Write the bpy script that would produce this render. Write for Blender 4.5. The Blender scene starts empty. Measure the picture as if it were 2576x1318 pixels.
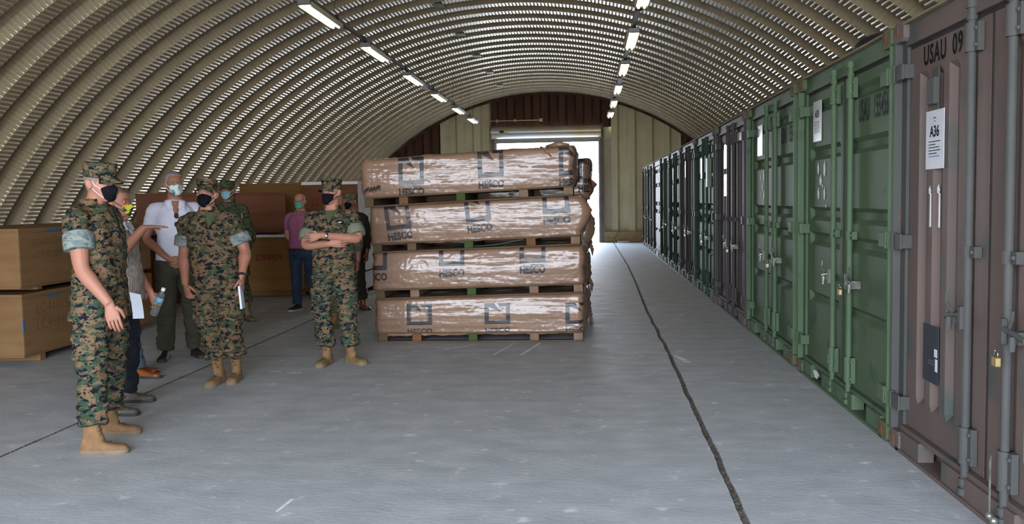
import bpy, bmesh, math, random
import numpy as np
from mathutils import Vector, Matrix, Euler, noise as mnoise

random.seed(7)
sc = bpy.context.scene
COL = sc.collection
PI = math.pi
R = math.radians

# ------------------------------------------------------------------ camera
cam_d = bpy.data.cameras.new('camera')
cam_d.sensor_fit = 'HORIZONTAL'
cam_d.sensor_width = 36.0
cam_d.lens = 2279.75 / 2576 * 36.0
cam_d.clip_start = 0.05
cam_d.clip_end = 400
cam = bpy.data.objects.new('camera', cam_d)
COL.objects.link(cam)
_y, _p, _r = 0.083086, 0.067743, 0.016535
_fw = Vector((-math.sin(_y) * math.cos(_p), math.cos(_y) * math.cos(_p), -math.sin(_p)))
_rt = Vector((math.cos(_y), math.sin(_y), 0))
_up = _rt.cross(_fw)
_r2 = _rt * math.cos(_r) - _up * math.sin(_r)
_u2 = _up * math.cos(_r) + _rt * math.sin(_r)
cam.matrix_world = Matrix((( _r2.x, _u2.x, -_fw.x, 0), (_r2.y, _u2.y, -_fw.y, 0), (_r2.z, _u2.z, -_fw.z, 1.568), (0, 0, 0, 1)))
sc.camera = cam

# ------------------------------------------------------------------ sky, sun, doorway portals, exposure
world = bpy.data.worlds.new('sky')
sc.world = world
world.use_nodes = True
wn = world.node_tree.nodes
wl = world.node_tree.links
bg = wn['Background']
_tc = wn.new('ShaderNodeTexCoord')
_sx = wn.new('ShaderNodeSeparateXYZ')
_rp = wn.new('ShaderNodeValToRGB')
wl.new(_tc.outputs['Generated'], _sx.inputs[0])
wl.new(_sx.outputs['Z'], _rp.inputs[0])
_rp.color_ramp.elements[0].position = 0.0
_rp.color_ramp.elements[0].color = (0.86, 0.92, 1.0, 1)
_rp.color_ramp.elements[1].position = 0.7
_rp.color_ramp.elements[1].color = (0.50, 0.68, 1.0, 1)
wl.new(_rp.outputs[0], bg.inputs['Color'])
bg.inputs['Strength'].default_value = SKY = 23.0

sun_d = bpy.data.lights.new('sun', 'SUN')
sun_d.energy = 20.0
sun_d.angle = R(0.6)
sun_d.color = (1.0, 0.93, 0.82)
sun = bpy.data.objects.new('sun', sun_d)
COL.objects.link(sun)
sun.rotation_euler = Euler((R(28), R(-34), 0))

FAR_Y, REAR_Y = 33.0, -2.6
RX0, RX1, RZ1 = -4.9, 3.0, 4.0          # rear doorway the light comes in by
FX0, FX1, FZ1 = -3.28, 0.49, 3.68         # far doorway


def portal(name, x0, x1, z1, y, into):
    d = bpy.data.lights.new(name, 'AREA')
    d.shape = 'RECTANGLE'
    d.size = x1 - x0
    d.size_y = z1
    o = bpy.data.objects.new(name, d)
    COL.objects.link(o)
    o.location = ((x0 + x1) / 2, y, z1 / 2)
    o.rotation_euler = (R(90) if into > 0 else R(-90), 0, 0)
    d.cycles.is_portal = True
    return o


portal('rear_doorway_portal', RX0, RX1, RZ1, REAR_Y - 0.05, 1)
portal('far_doorway_portal', FX0, FX1, FZ1, FAR_Y + 0.35, -1)

sc.view_settings.view_transform = 'Standard'
sc.view_settings.look = 'None'
sc.view_settings.gamma = 1.0
sc.view_settings.use_curve_mapping = False
sc.view_settings.exposure = 0.0
sc.cycles.use_denoising = True
sc.cycles.max_bounces = 7
sc.cycles.diffuse_bounces = 5
sc.cycles.glossy_bounces = 3
sc.cycles.transmission_bounces = 5
sc.cycles.transparent_max_bounces = 6
sc.cycles.sample_clamp_indirect = 6.0
sc.cycles.caustics_reflective = False
sc.cycles.caustics_refractive = False

# ------------------------------------------------------------------ helpers


def link(o, parent=None):
    COL.objects.link(o)
    if parent is not None:
        o.parent = parent
    return o


def tag(o, label=None, cat=None, group=None, kind=None):
    if label: o['label'] = label
    if cat: o['category'] = cat
    if group: o['group'] = group
    if kind: o['kind'] = kind
    return o


def empty(name, loc=(0, 0, 0), rz=0.0, parent=None, **k):
    o = bpy.data.objects.new(name, None)
    o.empty_display_size = 0.2
    link(o, parent)
    o.location = loc
    o.rotation_euler = (0, 0, rz)
    return tag(o, **k)


def inst(name, mesh, loc=(0, 0, 0), rz=0.0, parent=None):
    o = bpy.data.objects.new(name, mesh)
    link(o, parent)
    o.location = loc
    o.rotation_euler = (0, 0, rz)
    return o


def copy_tree(o, parent=None):
    c = o.copy()
    link(c)
    c.parent = parent
    for ch in list(o.children):
        copy_tree(ch, c)
    return c


class MB:
    """collects shapes into one mesh"""
    def __init__(self):
        self.v = []
        self.f = []
        self.m = []

    def add(self, vs, fs, mi=0, M=None):
        b = len(self.v)
        if M is not None:
            vs = [M @ Vector(p) for p in vs]
        self.v += [tuple(p) for p in vs]
        self.f += [tuple(b + i for i in f) for f in fs]
        self.m += [mi] * len(fs)
        return self

    def box(self, x0, x1, y0, y1, z0, z1, mi=0, bev=0.0, M=None):
        if bev <= 0:
            vs = [(x, y, z) for x in (x0, x1) for y in (y0, y1) for z in (z0, z1)]
            fs = [(0, 1, 3, 2), (4, 6, 7, 5), (0, 4, 5, 1), (2, 3, 7, 6), (0, 2, 6, 4), (1, 5, 7, 3)]
            return self.add(vs, fs, mi, M)
        b = bev
        vs, fs = [], []
        for z, d in ((z0, b), (z0 + b, 0), (z1 - b, 0), (z1, b)):
            vs += [(x0 + d + b * (d == 0), y0 + d, z), (x1 - d - b * (d == 0), y0 + d, z), (x1 - d, y0 + d + b * (d == 0), z), (x1 - d, y1 - d - b * (d == 0), z),
                   (x1 - d - b * (d == 0), y1 - d, z), (x0 + d + b * (d == 0), y1 - d, z), (x0 + d, y1 - d - b * (d == 0), z), (x0 + d, y0 + d + b * (d == 0), z)]
        for k in range(3):
            for i in range(8):
                j = (i + 1) % 8
                fs.append((k * 8 + i, k * 8 + j, k * 8 + 8 + j, k * 8 + 8 + i))
        fs.append(tuple(reversed(range(8))))
        fs.append(tuple(range(24, 32)))
        return self.add(vs, fs, mi, M)

    def loft(self, rings, cap=True, mi=0, close=True):
        n = len(rings[0])
        vs = [p for r in rings for p in r]
        fs = []
        for k in range(len(rings) - 1):
            for i in range(n if close else n - 1):
                j = (i + 1) % n
                fs.append((k * n + i, k * n + j, (k + 1) * n + j, (k + 1) * n + i))
        if cap:
            fs.append(tuple(reversed(range(n))))
            fs.append(tuple(range((len(rings) - 1) * n, len(rings) * n)))
        return self.add(vs, fs, mi)

    def tube(self, pts, r, n=8, mi=0, cap=True, flat=1.0, ref=None):
        pts = [Vector(p) for p in pts]
        rs = list(r) if hasattr(r, '__len__') else [r] * len(pts)
        rings = []
        prev = None
        for i, p in enumerate(pts):
            t = (pts[min(i + 1, len(pts) - 1)] - pts[max(i - 1, 0)]).normalized()
            if prev is None:
                a = Vector(ref) if ref is not None else (Vector((0, 0, 1)) if abs(t.z) < 0.9 else Vector((1, 0, 0)))
            else:
                a = prev
            u = (a - t * a.dot(t)).normalized()
            w = t.cross(u)
            prev = u
            rr = rs[i]
            ru, rw = rr if hasattr(rr, '__len__') else (rr, rr * flat)
            rings.append([p + u * (ru * math.cos(2 * PI * k / n)) + w * (rw * math.sin(2 * PI * k / n)) for k in range(n)])
        return self.loft(rings, cap, mi)

    def sphere(self, c, r, n=12, m=8, mi=0, M=None):
        rx, ry, rz = r if hasattr(r, '__len__') else (r, r, r)
        rings = []
        for k in range(m + 1):
            a = PI * (0.02 + 0.96 * k / m)
            rings.append([Vector((rx * math.sin(a) * math.cos(2 * PI * i / n), ry * math.sin(a) * math.sin(2 * PI * i / n), -rz * math.cos(a))) for i in range(n)])
        if M is not None:
            rings = [[M @ p for p in r_] for r_ in rings]
        rings = [[p + Vector(c) for p in r_] for r_ in rings]
        return self.loft(rings, True, mi)

    def prism(self, poly, axis, a, b, mi=0, M=None):
        """poly in the two other axes, extruded a..b along axis"""
        n = len(poly)
        def P(q, t):
            return {'x': (t, q[0], q[1]), 'y': (q[0], t, q[1]), 'z': (q[0], q[1], t)}[axis]
        vs = [P(q, a) for q in poly] + [P(q, b) for q in poly]
        fs = [(i, (i + 1) % n, n + (i + 1) % n, n + i) for i in range(n)] + [tuple(reversed(range(n))), tuple(range(n, 2 * n))]
        return self.add(vs, fs, mi, M)

    def mesh(self, name, mats, smooth=False, fix=True):
        me = bpy.data.meshes.new(name)
        me.from_pydata(self.v, [], self.f)
        for m in (mats if isinstance(mats, (list, tuple)) else [mats]):
            me.materials.append(m)
        me.polygons.foreach_set('material_index', self.m)
        if fix:
            bm = bmesh.new()
            bm.from_mesh(me)
            bmesh.ops.recalc_face_normals(bm, faces=bm.faces)
            bm.to_mesh(me)
            bm.free()
        if smooth:
            me.polygons.foreach_set('use_smooth', [True] * len(me.polygons))
            if smooth != True:
                try:
                    me.set_sharp_from_angle(angle=R(smooth))
                except Exception:
                    pass
        me.update()
        return me

    def build(self, name, mats, parent=None, smooth=False, loc=(0, 0, 0), rz=0.0, fix=True, **k):
        o = inst(name, self.mesh(name, mats, smooth, fix), loc, rz, parent)
        return tag(o, **k)


def fbm(x, y, z, s=1.0):
    return mnoise.noise(Vector((x * s, y * s, z * s)))


# ------------------------------------------------------------------ materials
MATS = {}


def _n(nt, t, **k):
    nd = nt.nodes.new(t)
    for a, b in k.items():
        setattr(nd, a, b)
    return nd


def mat(name, c1, c2=None, scale=6.0, rough=0.7, metal=0.0, bump=0.0, bscale=None, stretch=(1, 1, 1), detail=4.0, lo=0.35, hi=0.65, coat=0.0, spec=0.25, c3=None, s3=2.0, lo3=0.6, hi3=0.7, rough2=None, world=False):
    if name in MATS:
        return MATS[name]
    m = bpy.data.materials.new(name)
    m.use_nodes = True
    nt = m.node_tree
    b = nt.nodes['Principled BSDF']
    b.inputs['Roughness'].default_value = rough
    b.inputs['Metallic'].default_value = metal
    if spec is not None:
        b.inputs['Specular IOR Level'].default_value = spec
    if coat:
        b.inputs['Coat Weight'].default_value = coat
        b.inputs['Coat Roughness'].default_value = 0.12
    L = nt.links
    tc = _n(nt, 'ShaderNodeTexCoord')
    mp = _n(nt, 'ShaderNodeMapping')
    mp.inputs['Scale'].default_value = stretch
    if world:
        L.new(_n(nt, 'ShaderNodeNewGeometry').outputs['Position'], mp.inputs['Vector'])
    else:
        L.new(tc.outputs['Object'], mp.inputs['Vector'])
    b.inputs['Base Color'].default_value = (*c1, 1)
    if c2 is not None:
        nz = _n(nt, 'ShaderNodeTexNoise')
        nz.inputs['Scale'].default_value = scale
        nz.inputs['Detail'].default_value = detail
        L.new(mp.outputs[0], nz.inputs['Vector'])
        rp = _n(nt, 'ShaderNodeValToRGB')
        rp.color_ramp.elements[0].position = lo
        rp.color_ramp.elements[1].position = hi
        rp.color_ramp.elements[0].color = (*c1, 1)
        rp.color_ramp.elements[1].color = (*c2, 1)
        L.new(nz.outputs['Fac'], rp.inputs[0])
        out = rp.outputs[0]
        if c3 is not None:
            n3 = _n(nt, 'ShaderNodeTexNoise')
            n3.inputs['Scale'].default_value = s3
            n3.inputs['Detail'].default_value = 6
            L.new(tc.outputs['Object'], n3.inputs['Vector'])
            r3 = _n(nt, 'ShaderNodeMapRange')
            r3.inputs['From Min'].default_value = lo3
            r3.inputs['From Max'].default_value = hi3
            L.new(n3.outputs['Fac'], r3.inputs['Value'])
            mx = _n(nt, 'ShaderNodeMix', data_type='RGBA')
            mx.inputs['B'].default_value = (*c3, 1)
            L.new(r3.outputs[0], mx.inputs['Factor'])
            L.new(out, mx.inputs['A'])
            out = mx.outputs['Result']
        L.new(out, b.inputs['Base Color'])
        if rough2 is not None:
            mr = _n(nt, 'ShaderNodeMapRange')
            mr.inputs['To Min'].default_value = rough
            mr.inputs['To Max'].default_value = rough2
            mr.inputs['From Min'].default_value = 0.3
            mr.inputs['From Max'].default_value = 0.7
            L.new(nz.outputs['Fac'], mr.inputs['Value'])
            L.new(mr.outputs[0], b.inputs['Roughness'])
    if bump:
        nb = _n(nt, 'ShaderNodeTexNoise')
        nb.inputs['Scale'].default_value = bscale or scale * 3
        nb.inputs['Detail'].default_value = 5
        L.new(mp.outputs[0], nb.inputs['Vector'])
        bp = _n(nt, 'ShaderNodeBump')
        bp.inputs['Strength'].default_value = bump
        bp.inputs['Distance'].default_value = 0.01
        L.new(nb.outputs['Fac'], bp.inputs['Height'])
        L.new(bp.outputs[0], b.inputs['Normal'])
    MATS[name] = m
    return m


def emis(name, c, s):
    m = bpy.data.materials.new(name)
    m.use_nodes = True
    b = m.node_tree.nodes['Principled BSDF']
    b.inputs['Base Color'].default_value = (*c, 1)
    b.inputs['Emission Color'].default_value = (*c, 1)
    b.inputs['Emission Strength'].default_value = s
    return m


def camo(name, base, cols, cell=(0.0075, 0.0075, 0.0060), stretch=(1, 1, 1.8), seed=0.0, scale=21.0):
    """digital pattern: object coordinates snapped to small cells, thresholded noise layers. cols = [(colour, threshold, scale factor)]"""
    if name in MATS:
        return MATS[name]
    m = bpy.data.materials.new(name)
    m.use_nodes = True
    nt = m.node_tree
    L = nt.links
    b = nt.nodes['Principled BSDF']
    b.inputs['Roughness'].default_value = 0.9
    b.inputs['Specular IOR Level'].default_value = 0.15
    tc = _n(nt, 'ShaderNodeTexCoord')
    sn = _n(nt, 'ShaderNodeVectorMath', operation='SNAP')
    sn.inputs[1].default_value = cell
    L.new(tc.outputs['Object'], sn.inputs[0])
    prev = None
    for i, (c, th, sf) in enumerate(cols):
        mp = _n(nt, 'ShaderNodeMapping')
        mp.inputs['Scale'].default_value = stretch
        mp.inputs['Location'].default_value = (seed + i * 7.3, seed * 2 + i * 3.1, i * 5.7)
        L.new(sn.outputs[0], mp.inputs['Vector'])
        nz = _n(nt, 'ShaderNodeTexNoise')
        nz.inputs['Scale'].default_value = scale * sf
        nz.inputs['Detail'].default_value = 3.0
        nz.inputs['Roughness'].default_value = 0.62
        L.new(mp.outputs[0], nz.inputs['Vector'])
        gt = _n(nt, 'ShaderNodeMath', operation='GREATER_THAN')
        gt.inputs[1].default_value = th
        L.new(nz.outputs['Fac'], gt.inputs[0])
        mx = _n(nt, 'ShaderNodeMix', data_type='RGBA')
        L.new(gt.outputs[0], mx.inputs['Factor'])
        if prev is None:
            mx.inputs['A'].default_value = (*base, 1)
        else:
            L.new(prev, mx.inputs['A'])
        mx.inputs['B'].default_value = (*c, 1)
        prev = mx.outputs['Result']
    L.new(prev, b.inputs['Base Color'])
    nb = _n(nt, 'ShaderNodeTexNoise')
    nb.inputs['Scale'].default_value = 45
    L.new(tc.outputs['Object'], nb.inputs['Vector'])
    bp = _n(nt, 'ShaderNodeBump')
    bp.inputs['Strength'].default_value = 0.35
    bp.inputs['Distance'].default_value = 0.01
    L.new(nb.outputs['Fac'], bp.inputs['Height'])
    L.new(bp.outputs[0], b.inputs['Normal'])
    MATS[name] = m
    return m


M_rib = mat('galvanised_roof', (0.47, 0.375, 0.235), (0.39, 0.31, 0.195), scale=1.3, rough=0.26, metal=0.20, rough2=0.33, spec=0.3, world=True)
M_conc = mat('concrete', (0.34, 0.35, 0.36), (0.48, 0.49, 0.498), scale=4.2, rough=0.66, bump=0.22, bscale=26, stretch=(0.7, 1.3, 1), detail=15, lo=0.25, hi=0.78, c3=(0.64, 0.64, 0.64), s3=7.0, lo3=0.62, hi3=0.74, rough2=0.54)
M_joint = mat('joint_rubble', (0.055, 0.047, 0.040), (0.21, 0.18, 0.15), scale=38, rough=0.95, bump=1.0, bscale=50)
M_ground = mat('bright_yard', (0.50, 0.45, 0.38), (0.42, 0.38, 0.32), scale=0.6, rough=0.9)
M_wall = mat('end_wall_steel', (0.62, 0.54, 0.34), (0.54, 0.46, 0.28), scale=1.5, rough=0.55)
M_wallrust = mat('end_wall_brown', (0.10, 0.042, 0.020), (0.055, 0.022, 0.012), scale=1.4, rough=0.6, metal=0.1, stretch=(3, 1, 0.4))
M_plinth = mat('plinth_concrete', (0.42, 0.30, 0.16), (0.33, 0.22, 0.11), scale=3, rough=0.85, bump=0.4)
M_frame = mat('door_frame_steel', (0.14, 0.12, 0.10), (0.10, 0.08, 0.06), scale=4, rough=0.5, metal=0.3)
M_drum = mat('roller_drum_steel', (0.42, 0.41, 0.38), (0.45, 0.31, 0.14), scale=1.8, rough=0.35, metal=0.6, stretch=(0.5, 1, 1), lo=0.45, hi=0.7)
M_grey = mat('grey_metal', (0.22, 0.21, 0.19), (0.17, 0.16, 0.15), scale=8, rough=0.45, metal=0.5)
M_dark = mat('dark_metal', (0.03, 0.03, 0.03), (0.05, 0.045, 0.04), scale=8, rough=0.6)
M_black = mat('black_rubber', (0.012, 0.012, 0.013), (0.02, 0.02, 0.02), scale=9, rough=0.7)
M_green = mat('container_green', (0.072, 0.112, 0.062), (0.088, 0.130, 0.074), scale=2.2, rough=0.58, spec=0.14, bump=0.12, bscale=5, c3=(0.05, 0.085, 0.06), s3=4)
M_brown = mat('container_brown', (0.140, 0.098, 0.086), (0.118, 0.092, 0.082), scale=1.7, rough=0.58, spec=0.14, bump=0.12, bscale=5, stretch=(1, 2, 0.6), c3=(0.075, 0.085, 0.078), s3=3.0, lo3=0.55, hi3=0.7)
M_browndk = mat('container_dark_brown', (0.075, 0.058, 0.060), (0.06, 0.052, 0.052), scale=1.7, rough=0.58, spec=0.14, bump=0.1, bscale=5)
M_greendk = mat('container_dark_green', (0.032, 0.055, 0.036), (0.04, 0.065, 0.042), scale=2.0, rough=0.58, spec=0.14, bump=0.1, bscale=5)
M_slate = mat('post_slate', (0.066, 0.068, 0.064), (0.082, 0.078, 0.072), scale=3, rough=0.6, spec=0.12, c3=(0.16, 0.07, 0.035), s3=6, lo3=0.66, hi3=0.72)
M_castg = mat('casting_green_rust', (0.085, 0.11, 0.055), (0.12, 0.055, 0.022), scale=9, rough=0.8, lo=0.50, hi=0.62)
M_castb = mat('casting_brown_rust', (0.125, 0.10, 0.088), (0.13, 0.055, 0.024), scale=8, rough=0.8, lo=0.55, hi=0.68)
M_rust = mat('dark_rust', (0.10, 0.035, 0.022), (0.16, 0.06, 0.03), scale=10, rough=0.85)
M_gasket = mat('gasket_rubber', (0.028, 0.022, 0.024), (0.045, 0.032, 0.028), scale=9, rough=0.75)
M_zinc = mat('worn_zinc', (0.20, 0.20, 0.17), (0.10, 0.11, 0.085), scale=18, rough=0.45, metal=0.45)
M_brass = mat('padlock_brass', (0.62, 0.46, 0.18), (0.55, 0.42, 0.22), scale=20, rough=0.35, metal=0.75)
M_chrome = mat('bright_steel', (0.6, 0.6, 0.58), (0.5, 0.5, 0.5), scale=10, rough=0.22, metal=1.0)
M_paper = mat('paper_sleeve', (0.62, 0.63, 0.68), (0.56, 0.57, 0.62), scale=9, rough=0.3, coat=0.6)
M_paper2 = mat('white_paper', (0.70, 0.72, 0.80), (0.64, 0.66, 0.74), scale=9, rough=0.7)
M_wpaint = mat('white_paint', (0.68, 0.70, 0.70), (0.60, 0.62, 0.62), scale=20, rough=0.5)
M_ink = mat('black_ink', (0.006, 0.006, 0.006), (0.010, 0.010, 0.010), scale=30, rough=0.7, spec=0.08)
M_inkfade = mat('faded_stencil', (0.018, 0.018, 0.026), (0.030, 0.034, 0.036), scale=25, rough=0.7, spec=0.1)
M_inkred = mat('red_stencil', (0.16, 0.008, 0.006), (0.11, 0.012, 0.006), scale=25, rough=0.7)
M_pencil = mat('pencil_mark', (0.085, 0.055, 0.028), (0.12, 0.08, 0.04), scale=30, rough=0.8)
M_plate = mat('data_plate', (0.022, 0.028, 0.040), (0.035, 0.038, 0.048), scale=8, rough=0.4)
M_bluetape = mat('blue_tape', (0.02, 0.13, 0.30), (0.025, 0.15, 0.33), scale=5, rough=0.5)
M_ply = mat('plywood', (0.230, 0.130, 0.056), (0.190, 0.102, 0.042), scale=2.0, rough=0.6, bump=0.1, bscale=20, stretch=(1, 0.5, 4))
M_plyend = mat('plywood_pale', (0.36, 0.26, 0.175), (0.27, 0.175, 0.10), scale=2.2, rough=0.6, bump=0.15, bscale=20, stretch=(1, 1, 0.6))
M_plyred = mat('plywood_redbrown', (0.150, 0.048, 0.015), (0.110, 0.034, 0.010), scale=2.0, rough=0.6, spec=0.2, bump=0.1, stretch=(0.5, 1, 4))
M_plyor = mat('plywood_orange', (0.190, 0.088, 0.018), (0.150, 0.066, 0.012), scale=2.0, rough=0.6, stretch=(0.5, 1, 4))
M_plywhite = mat('plywood_whitish', (0.66, 0.64, 0.61), (0.50, 0.46, 0.41), scale=2.5, rough=0.75, stretch=(1, 6, 0.8), lo=0.45, hi=0.7)
M_timber = mat('pallet_timber', (0.13, 0.085, 0.05), (0.085, 0.055, 0.032), scale=4, rough=0.85, bump=0.3, stretch=(0.4, 3, 3))
M_timberor = mat('pallet_block_orange', (0.19, 0.082, 0.032), (0.14, 0.062, 0.024), scale=5, rough=0.85)
M_timbergr = mat('pallet_block_green', (0.050, 0.078, 0.022), (0.036, 0.058, 0.016), scale=5, rough=0.85)
M_timberpk = mat('pallet_block_pale', (0.24, 0.15, 0.10), (0.18, 0.11, 0.07), scale=5, rough=0.85)
M_tube = emis('lit_tube', (1.0, 0.93, 0.78), 9.0)
M_tray = mat('lamp_tray', (0.78, 0.66, 0.42), (0.74, 0.62, 0.40), scale=6, rough=0.45)
M_yellow = mat('yellow_label', (0.75, 0.62, 0.03), (0.7, 0.58, 0.03), scale=6, rough=0.5)


def film_mat():
    """tan film under a loose clear wrap"""
    m = bpy.data.materials.new('tan_film_wrap')
    m.use_nodes = True
    nt = m.node_tree
    L = nt.links
    b = nt.nodes['Principled BSDF']
    tc = _n(nt, 'ShaderNodeTexCoord')
    nz = _n(nt, 'ShaderNodeTexNoise')
    nz.inputs['Scale'].default_value = 3.0
    nz.inputs['Detail'].default_value = 6
    L.new(tc.outputs['Object'], nz.inputs['Vector'])
    rp = _n(nt, 'ShaderNodeValToRGB')
    rp.color_ramp.elements[0].position = 0.3
    rp.color_ramp.elements[1].position = 0.7
    rp.color_ramp.elements[0].color = (0.200, 0.112, 0.066, 1)
    rp.color_ramp.elements[1].color = (0.250, 0.146, 0.090, 1)
    L.new(nz.outputs['Fac'], rp.inputs[0])
    L.new(rp.outputs[0], b.inputs['Base Color'])
    b.inputs['Roughness'].default_value = 0.5
    b.inputs['Specular IOR Level'].default_value = 0.3
    b.inputs['Coat Weight'].default_value = 0.6
    b.inputs['Coat Roughness'].default_value = 0.10
    b.inputs['Coat IOR'].default_value = 1.5
    mp = _n(nt, 'ShaderNodeMapping')
    mp.inputs['Scale'].default_value = (0.35, 1.5, 5)
    L.new(tc.outputs['Object'], mp.inputs['Vector'])
    n1 = _n(nt, 'ShaderNodeTexNoise')
    n1.inputs['Scale'].default_value = 3.2
    n1.inputs['Detail'].default_value = 4
    n1.inputs['Distortion'].default_value = 0.6
    L.new(mp.outputs[0], n1.inputs['Vector'])
    bp = _n(nt, 'ShaderNodeBump')
    bp.inputs['Strength'].default_value = 0.30
    bp.inputs['Distance'].default_value = 0.02
    L.new(n1.outputs['Fac'], bp.inputs['Height'])
    L.new(bp.outputs[0], b.inputs['Normal'])
    L.new(bp.outputs[0], b.inputs['Coat Normal'])
    return m


M_film = film_mat()
M_printed = mat('film_print', (0.020, 0.017, 0.019), (0.030, 0.025, 0.025), scale=8, rough=0.45, spec=0.3, coat=0.25)


def text_mesh(s, size, offset=0.0, xs=1.0, spacing=1.0):
    """2D outline of a string as (verts, faces), origin at its lower left, cap height about 0.7 size"""
    cu = bpy.data.curves.new('t', 'FONT')
    cu.body = s
    cu.size = size
    cu.offset = offset
    cu.space_character = spacing
    cu.resolution_u = 3
    o = bpy.data.objects.new('t', cu)
    COL.objects.link(o)
    dg = bpy.context.evaluated_depsgraph_get()
    me = bpy.data.meshes.new_from_object(o.evaluated_get(dg))
    vs = [(v.co.x * xs, v.co.y) for v in me.vertices]
    fs = [tuple(p.vertices) for p in me.polygons]
    bpy.data.objects.remove(o)
    bpy.data.curves.remove(cu)
    bpy.data.meshes.remove(me)
    return vs, fs


def lettering(s, size, origin, ux, uy, m, parent, name='lettering', offset=0.0, xs=1.0, spacing=1.0, **k):
    vs, fs = text_mesh(s, size, offset, xs, spacing)
    o3, a, b = Vector(origin), Vector(ux), Vector(uy)
    mb = MB()
    mb.add([o3 + a * x + b * y for x, y in vs], fs)
    return mb.build(name, m, parent, fix=False, **k)
# ================================================================== THE SHELL
CX, ZC, RR = -1.42, -3.05, 8.45      # axis and inner radius of the steel arch
PITCH = 0.76


def arch_z(x, r=RR):
    d = r * r - (x - CX) ** 2
    return ZC + math.sqrt(d) if d > 0 else 0.0


# ---- floor: slabs with open joints over a bed of dirt
bed = MB()
bed.box(-9.7, 6.9, REAR_Y, 33.4, -0.2, -0.012)
floor = bed.build('floor', M_joint, kind='structure')
_ck = [(-6, .74), (4.3, .752), (5.9, .772), (9, .812), (12.8, .825), (17, .90), (21.4, .95), (34, .955)]


def crack_x(y):
    for (a, xa), (b, xb) in zip(_ck, _ck[1:]):
        if y <= b:
            return xa + (xb - xa) * (y - a) / (b - a)
    return .955


def edge_main(y, s):
    return crack_x(y) + s * (0.013 + 0.006 * fbm(y * 3.1, s, 0) + 0.005 * fbm(y * 17, s * 4, 2)) + 0.012 * fbm(y * 1.7, 5, 0)


def edge_left(y, s):
    return -3.72 + s * (0.007 + 0.004 * fbm(y * 5, s, 9) + 0.004 * fbm(y * 23, s * 3, 4)) + 0.02 * fbm(y * 0.8, 1, 0)


rows = [REAR_Y, 2.95, 9.085, 15.24, 21.4, 27.5, 33.3]
for ri in range(len(rows) - 1):
    y0, y1 = rows[ri] + 0.004, rows[ri + 1] - 0.004
    n = max(8, int((y1 - y0) / (0.035 if y1 < 16 else 0.15)))
    ys = [y0 + (y1 - y0) * k / n for k in range(n + 1)]
    for le, re_ in ((None, edge_left), (edge_left, edge_main), (edge_main, None)):
        L_ = [((le(y, 1) if le else -9.6), y) for y in ys]
        R_ = [((re_(y, -1) if re_ else 6.8), y) for y in ys]
        mb = MB()
        vs, fs = [], []
        for (xa, y), (xb, _) in zip(L_, R_):
            vs += [(xa, y, -0.06), (xa, y, -0.006), (xa + 0.006, y, 0.0), (xb - 0.006, y, 0.0), (xb, y, -0.006), (xb, y, -0.06)]
        for k in range(n):
            for i in range(5):
                fs.append((k * 6 + i, k * 6 + i + 1, k * 6 + 7 + i, k * 6 + 6 + i))
        fs.append((0, 1, 2, 3, 4, 5))
        fs.append(tuple(n * 6 + i for i in range(6)))
        mb.add(vs, fs)
        mb.m = [0 if (j < n * 5 and j % 5 == 2) else 1 for j in range(len(fs))]
        mb.build('floor_slab', [M_conc, M_joint], floor)

M_chalk_sun = mat('chalk_scuff_and_sun', (0.80, 0.80, 0.79), (0.50, 0.50, 0.50), scale=14, rough=0.9, lo=0.45, hi=0.7)
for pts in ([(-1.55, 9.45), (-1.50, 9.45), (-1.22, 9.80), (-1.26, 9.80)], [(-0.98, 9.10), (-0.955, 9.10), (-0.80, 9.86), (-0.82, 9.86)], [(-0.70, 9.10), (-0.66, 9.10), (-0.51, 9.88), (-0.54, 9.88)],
            [(0.84, 9.05), (0.88, 9.07), (0.99, 8.66), (0.92, 8.66)], [(-3.0, 8.20), (-2.98, 8.24), (-2.86, 8.22), (-2.88, 8.19)], [(-2.80, 8.14), (-2.80, 8.18), (-2.66, 8.19), (-2.67, 8.13)], [(-1.605, 4.42), (-1.59, 4.42), (-1.565, 4.62), (-1.59, 4.62)]):  # the streak beside the main crack is leaked sunlight painted on the floor
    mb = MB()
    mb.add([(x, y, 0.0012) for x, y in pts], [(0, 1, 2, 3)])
    mb.build('chalk_and_sun_mark', M_chalk_sun, floor)

# ---- yard outside both doorways
mb = MB()
mb.box(-60, 60, -60, REAR_Y, -0.3, -0.02)
mb.build('ground', M_ground, kind='structure')
mb = MB()
mb.box(-60, 60, 33.4, 110, -0.3, -0.02)
mb.build('ground', M_ground, kind='structure')

# ---- roof: crinkled steel arch ribs, all sharing one mesh
prof = [(0.0, 0.0, 0.0125), (0.14, -0.002, 0.0125), (0.28, 0.0, 0.0125), (0.305, 0.045, 0.003), (0.355, 0.125, 0.003), (0.43, 0.185, 0.003), (0.52, 0.20, 0.003), (0.61, 0.185, 0.003), (0.685, 0.125, 0.003), (0.735, 0.045, 0.003), (0.76, 0.0, 0.0125)]
PH = 1.212
NP = int(round(2 * PH * RR / 0.070))
NC = NP * 3
vs, fs = [], []
for i in range(NC + 1):
    ph = -PH + 2 * PH * (i // 3 + (0, .5, .76)[i % 3]) / NP
    tri = (0, 0, 1)[i % 3]
    for (yo, dr, wb) in prof:
        r = RR + dr + tri * wb
        vs.append((CX + r * math.sin(ph), yo, ZC + r * math.cos(ph)))
npf = len(prof)
for i in range(NC):
    for k in range(npf - 1):
        fs.append((i * npf + k, i * npf + k + 1, (i + 1) * npf + k + 1, (i + 1) * npf + k))
mb = MB()
mb.add(vs, fs)
rib_me = mb.mesh('roof_rib', M_rib, fix=False)
ceiling = empty('ceiling', (0, 0, 0), kind='structure')
k = 0
y = 33.05
while y > REAR_Y - PITCH:
    inst('roof_rib', rib_me, (0, y, 0), 0, ceiling)
    y -= PITCH
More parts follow.
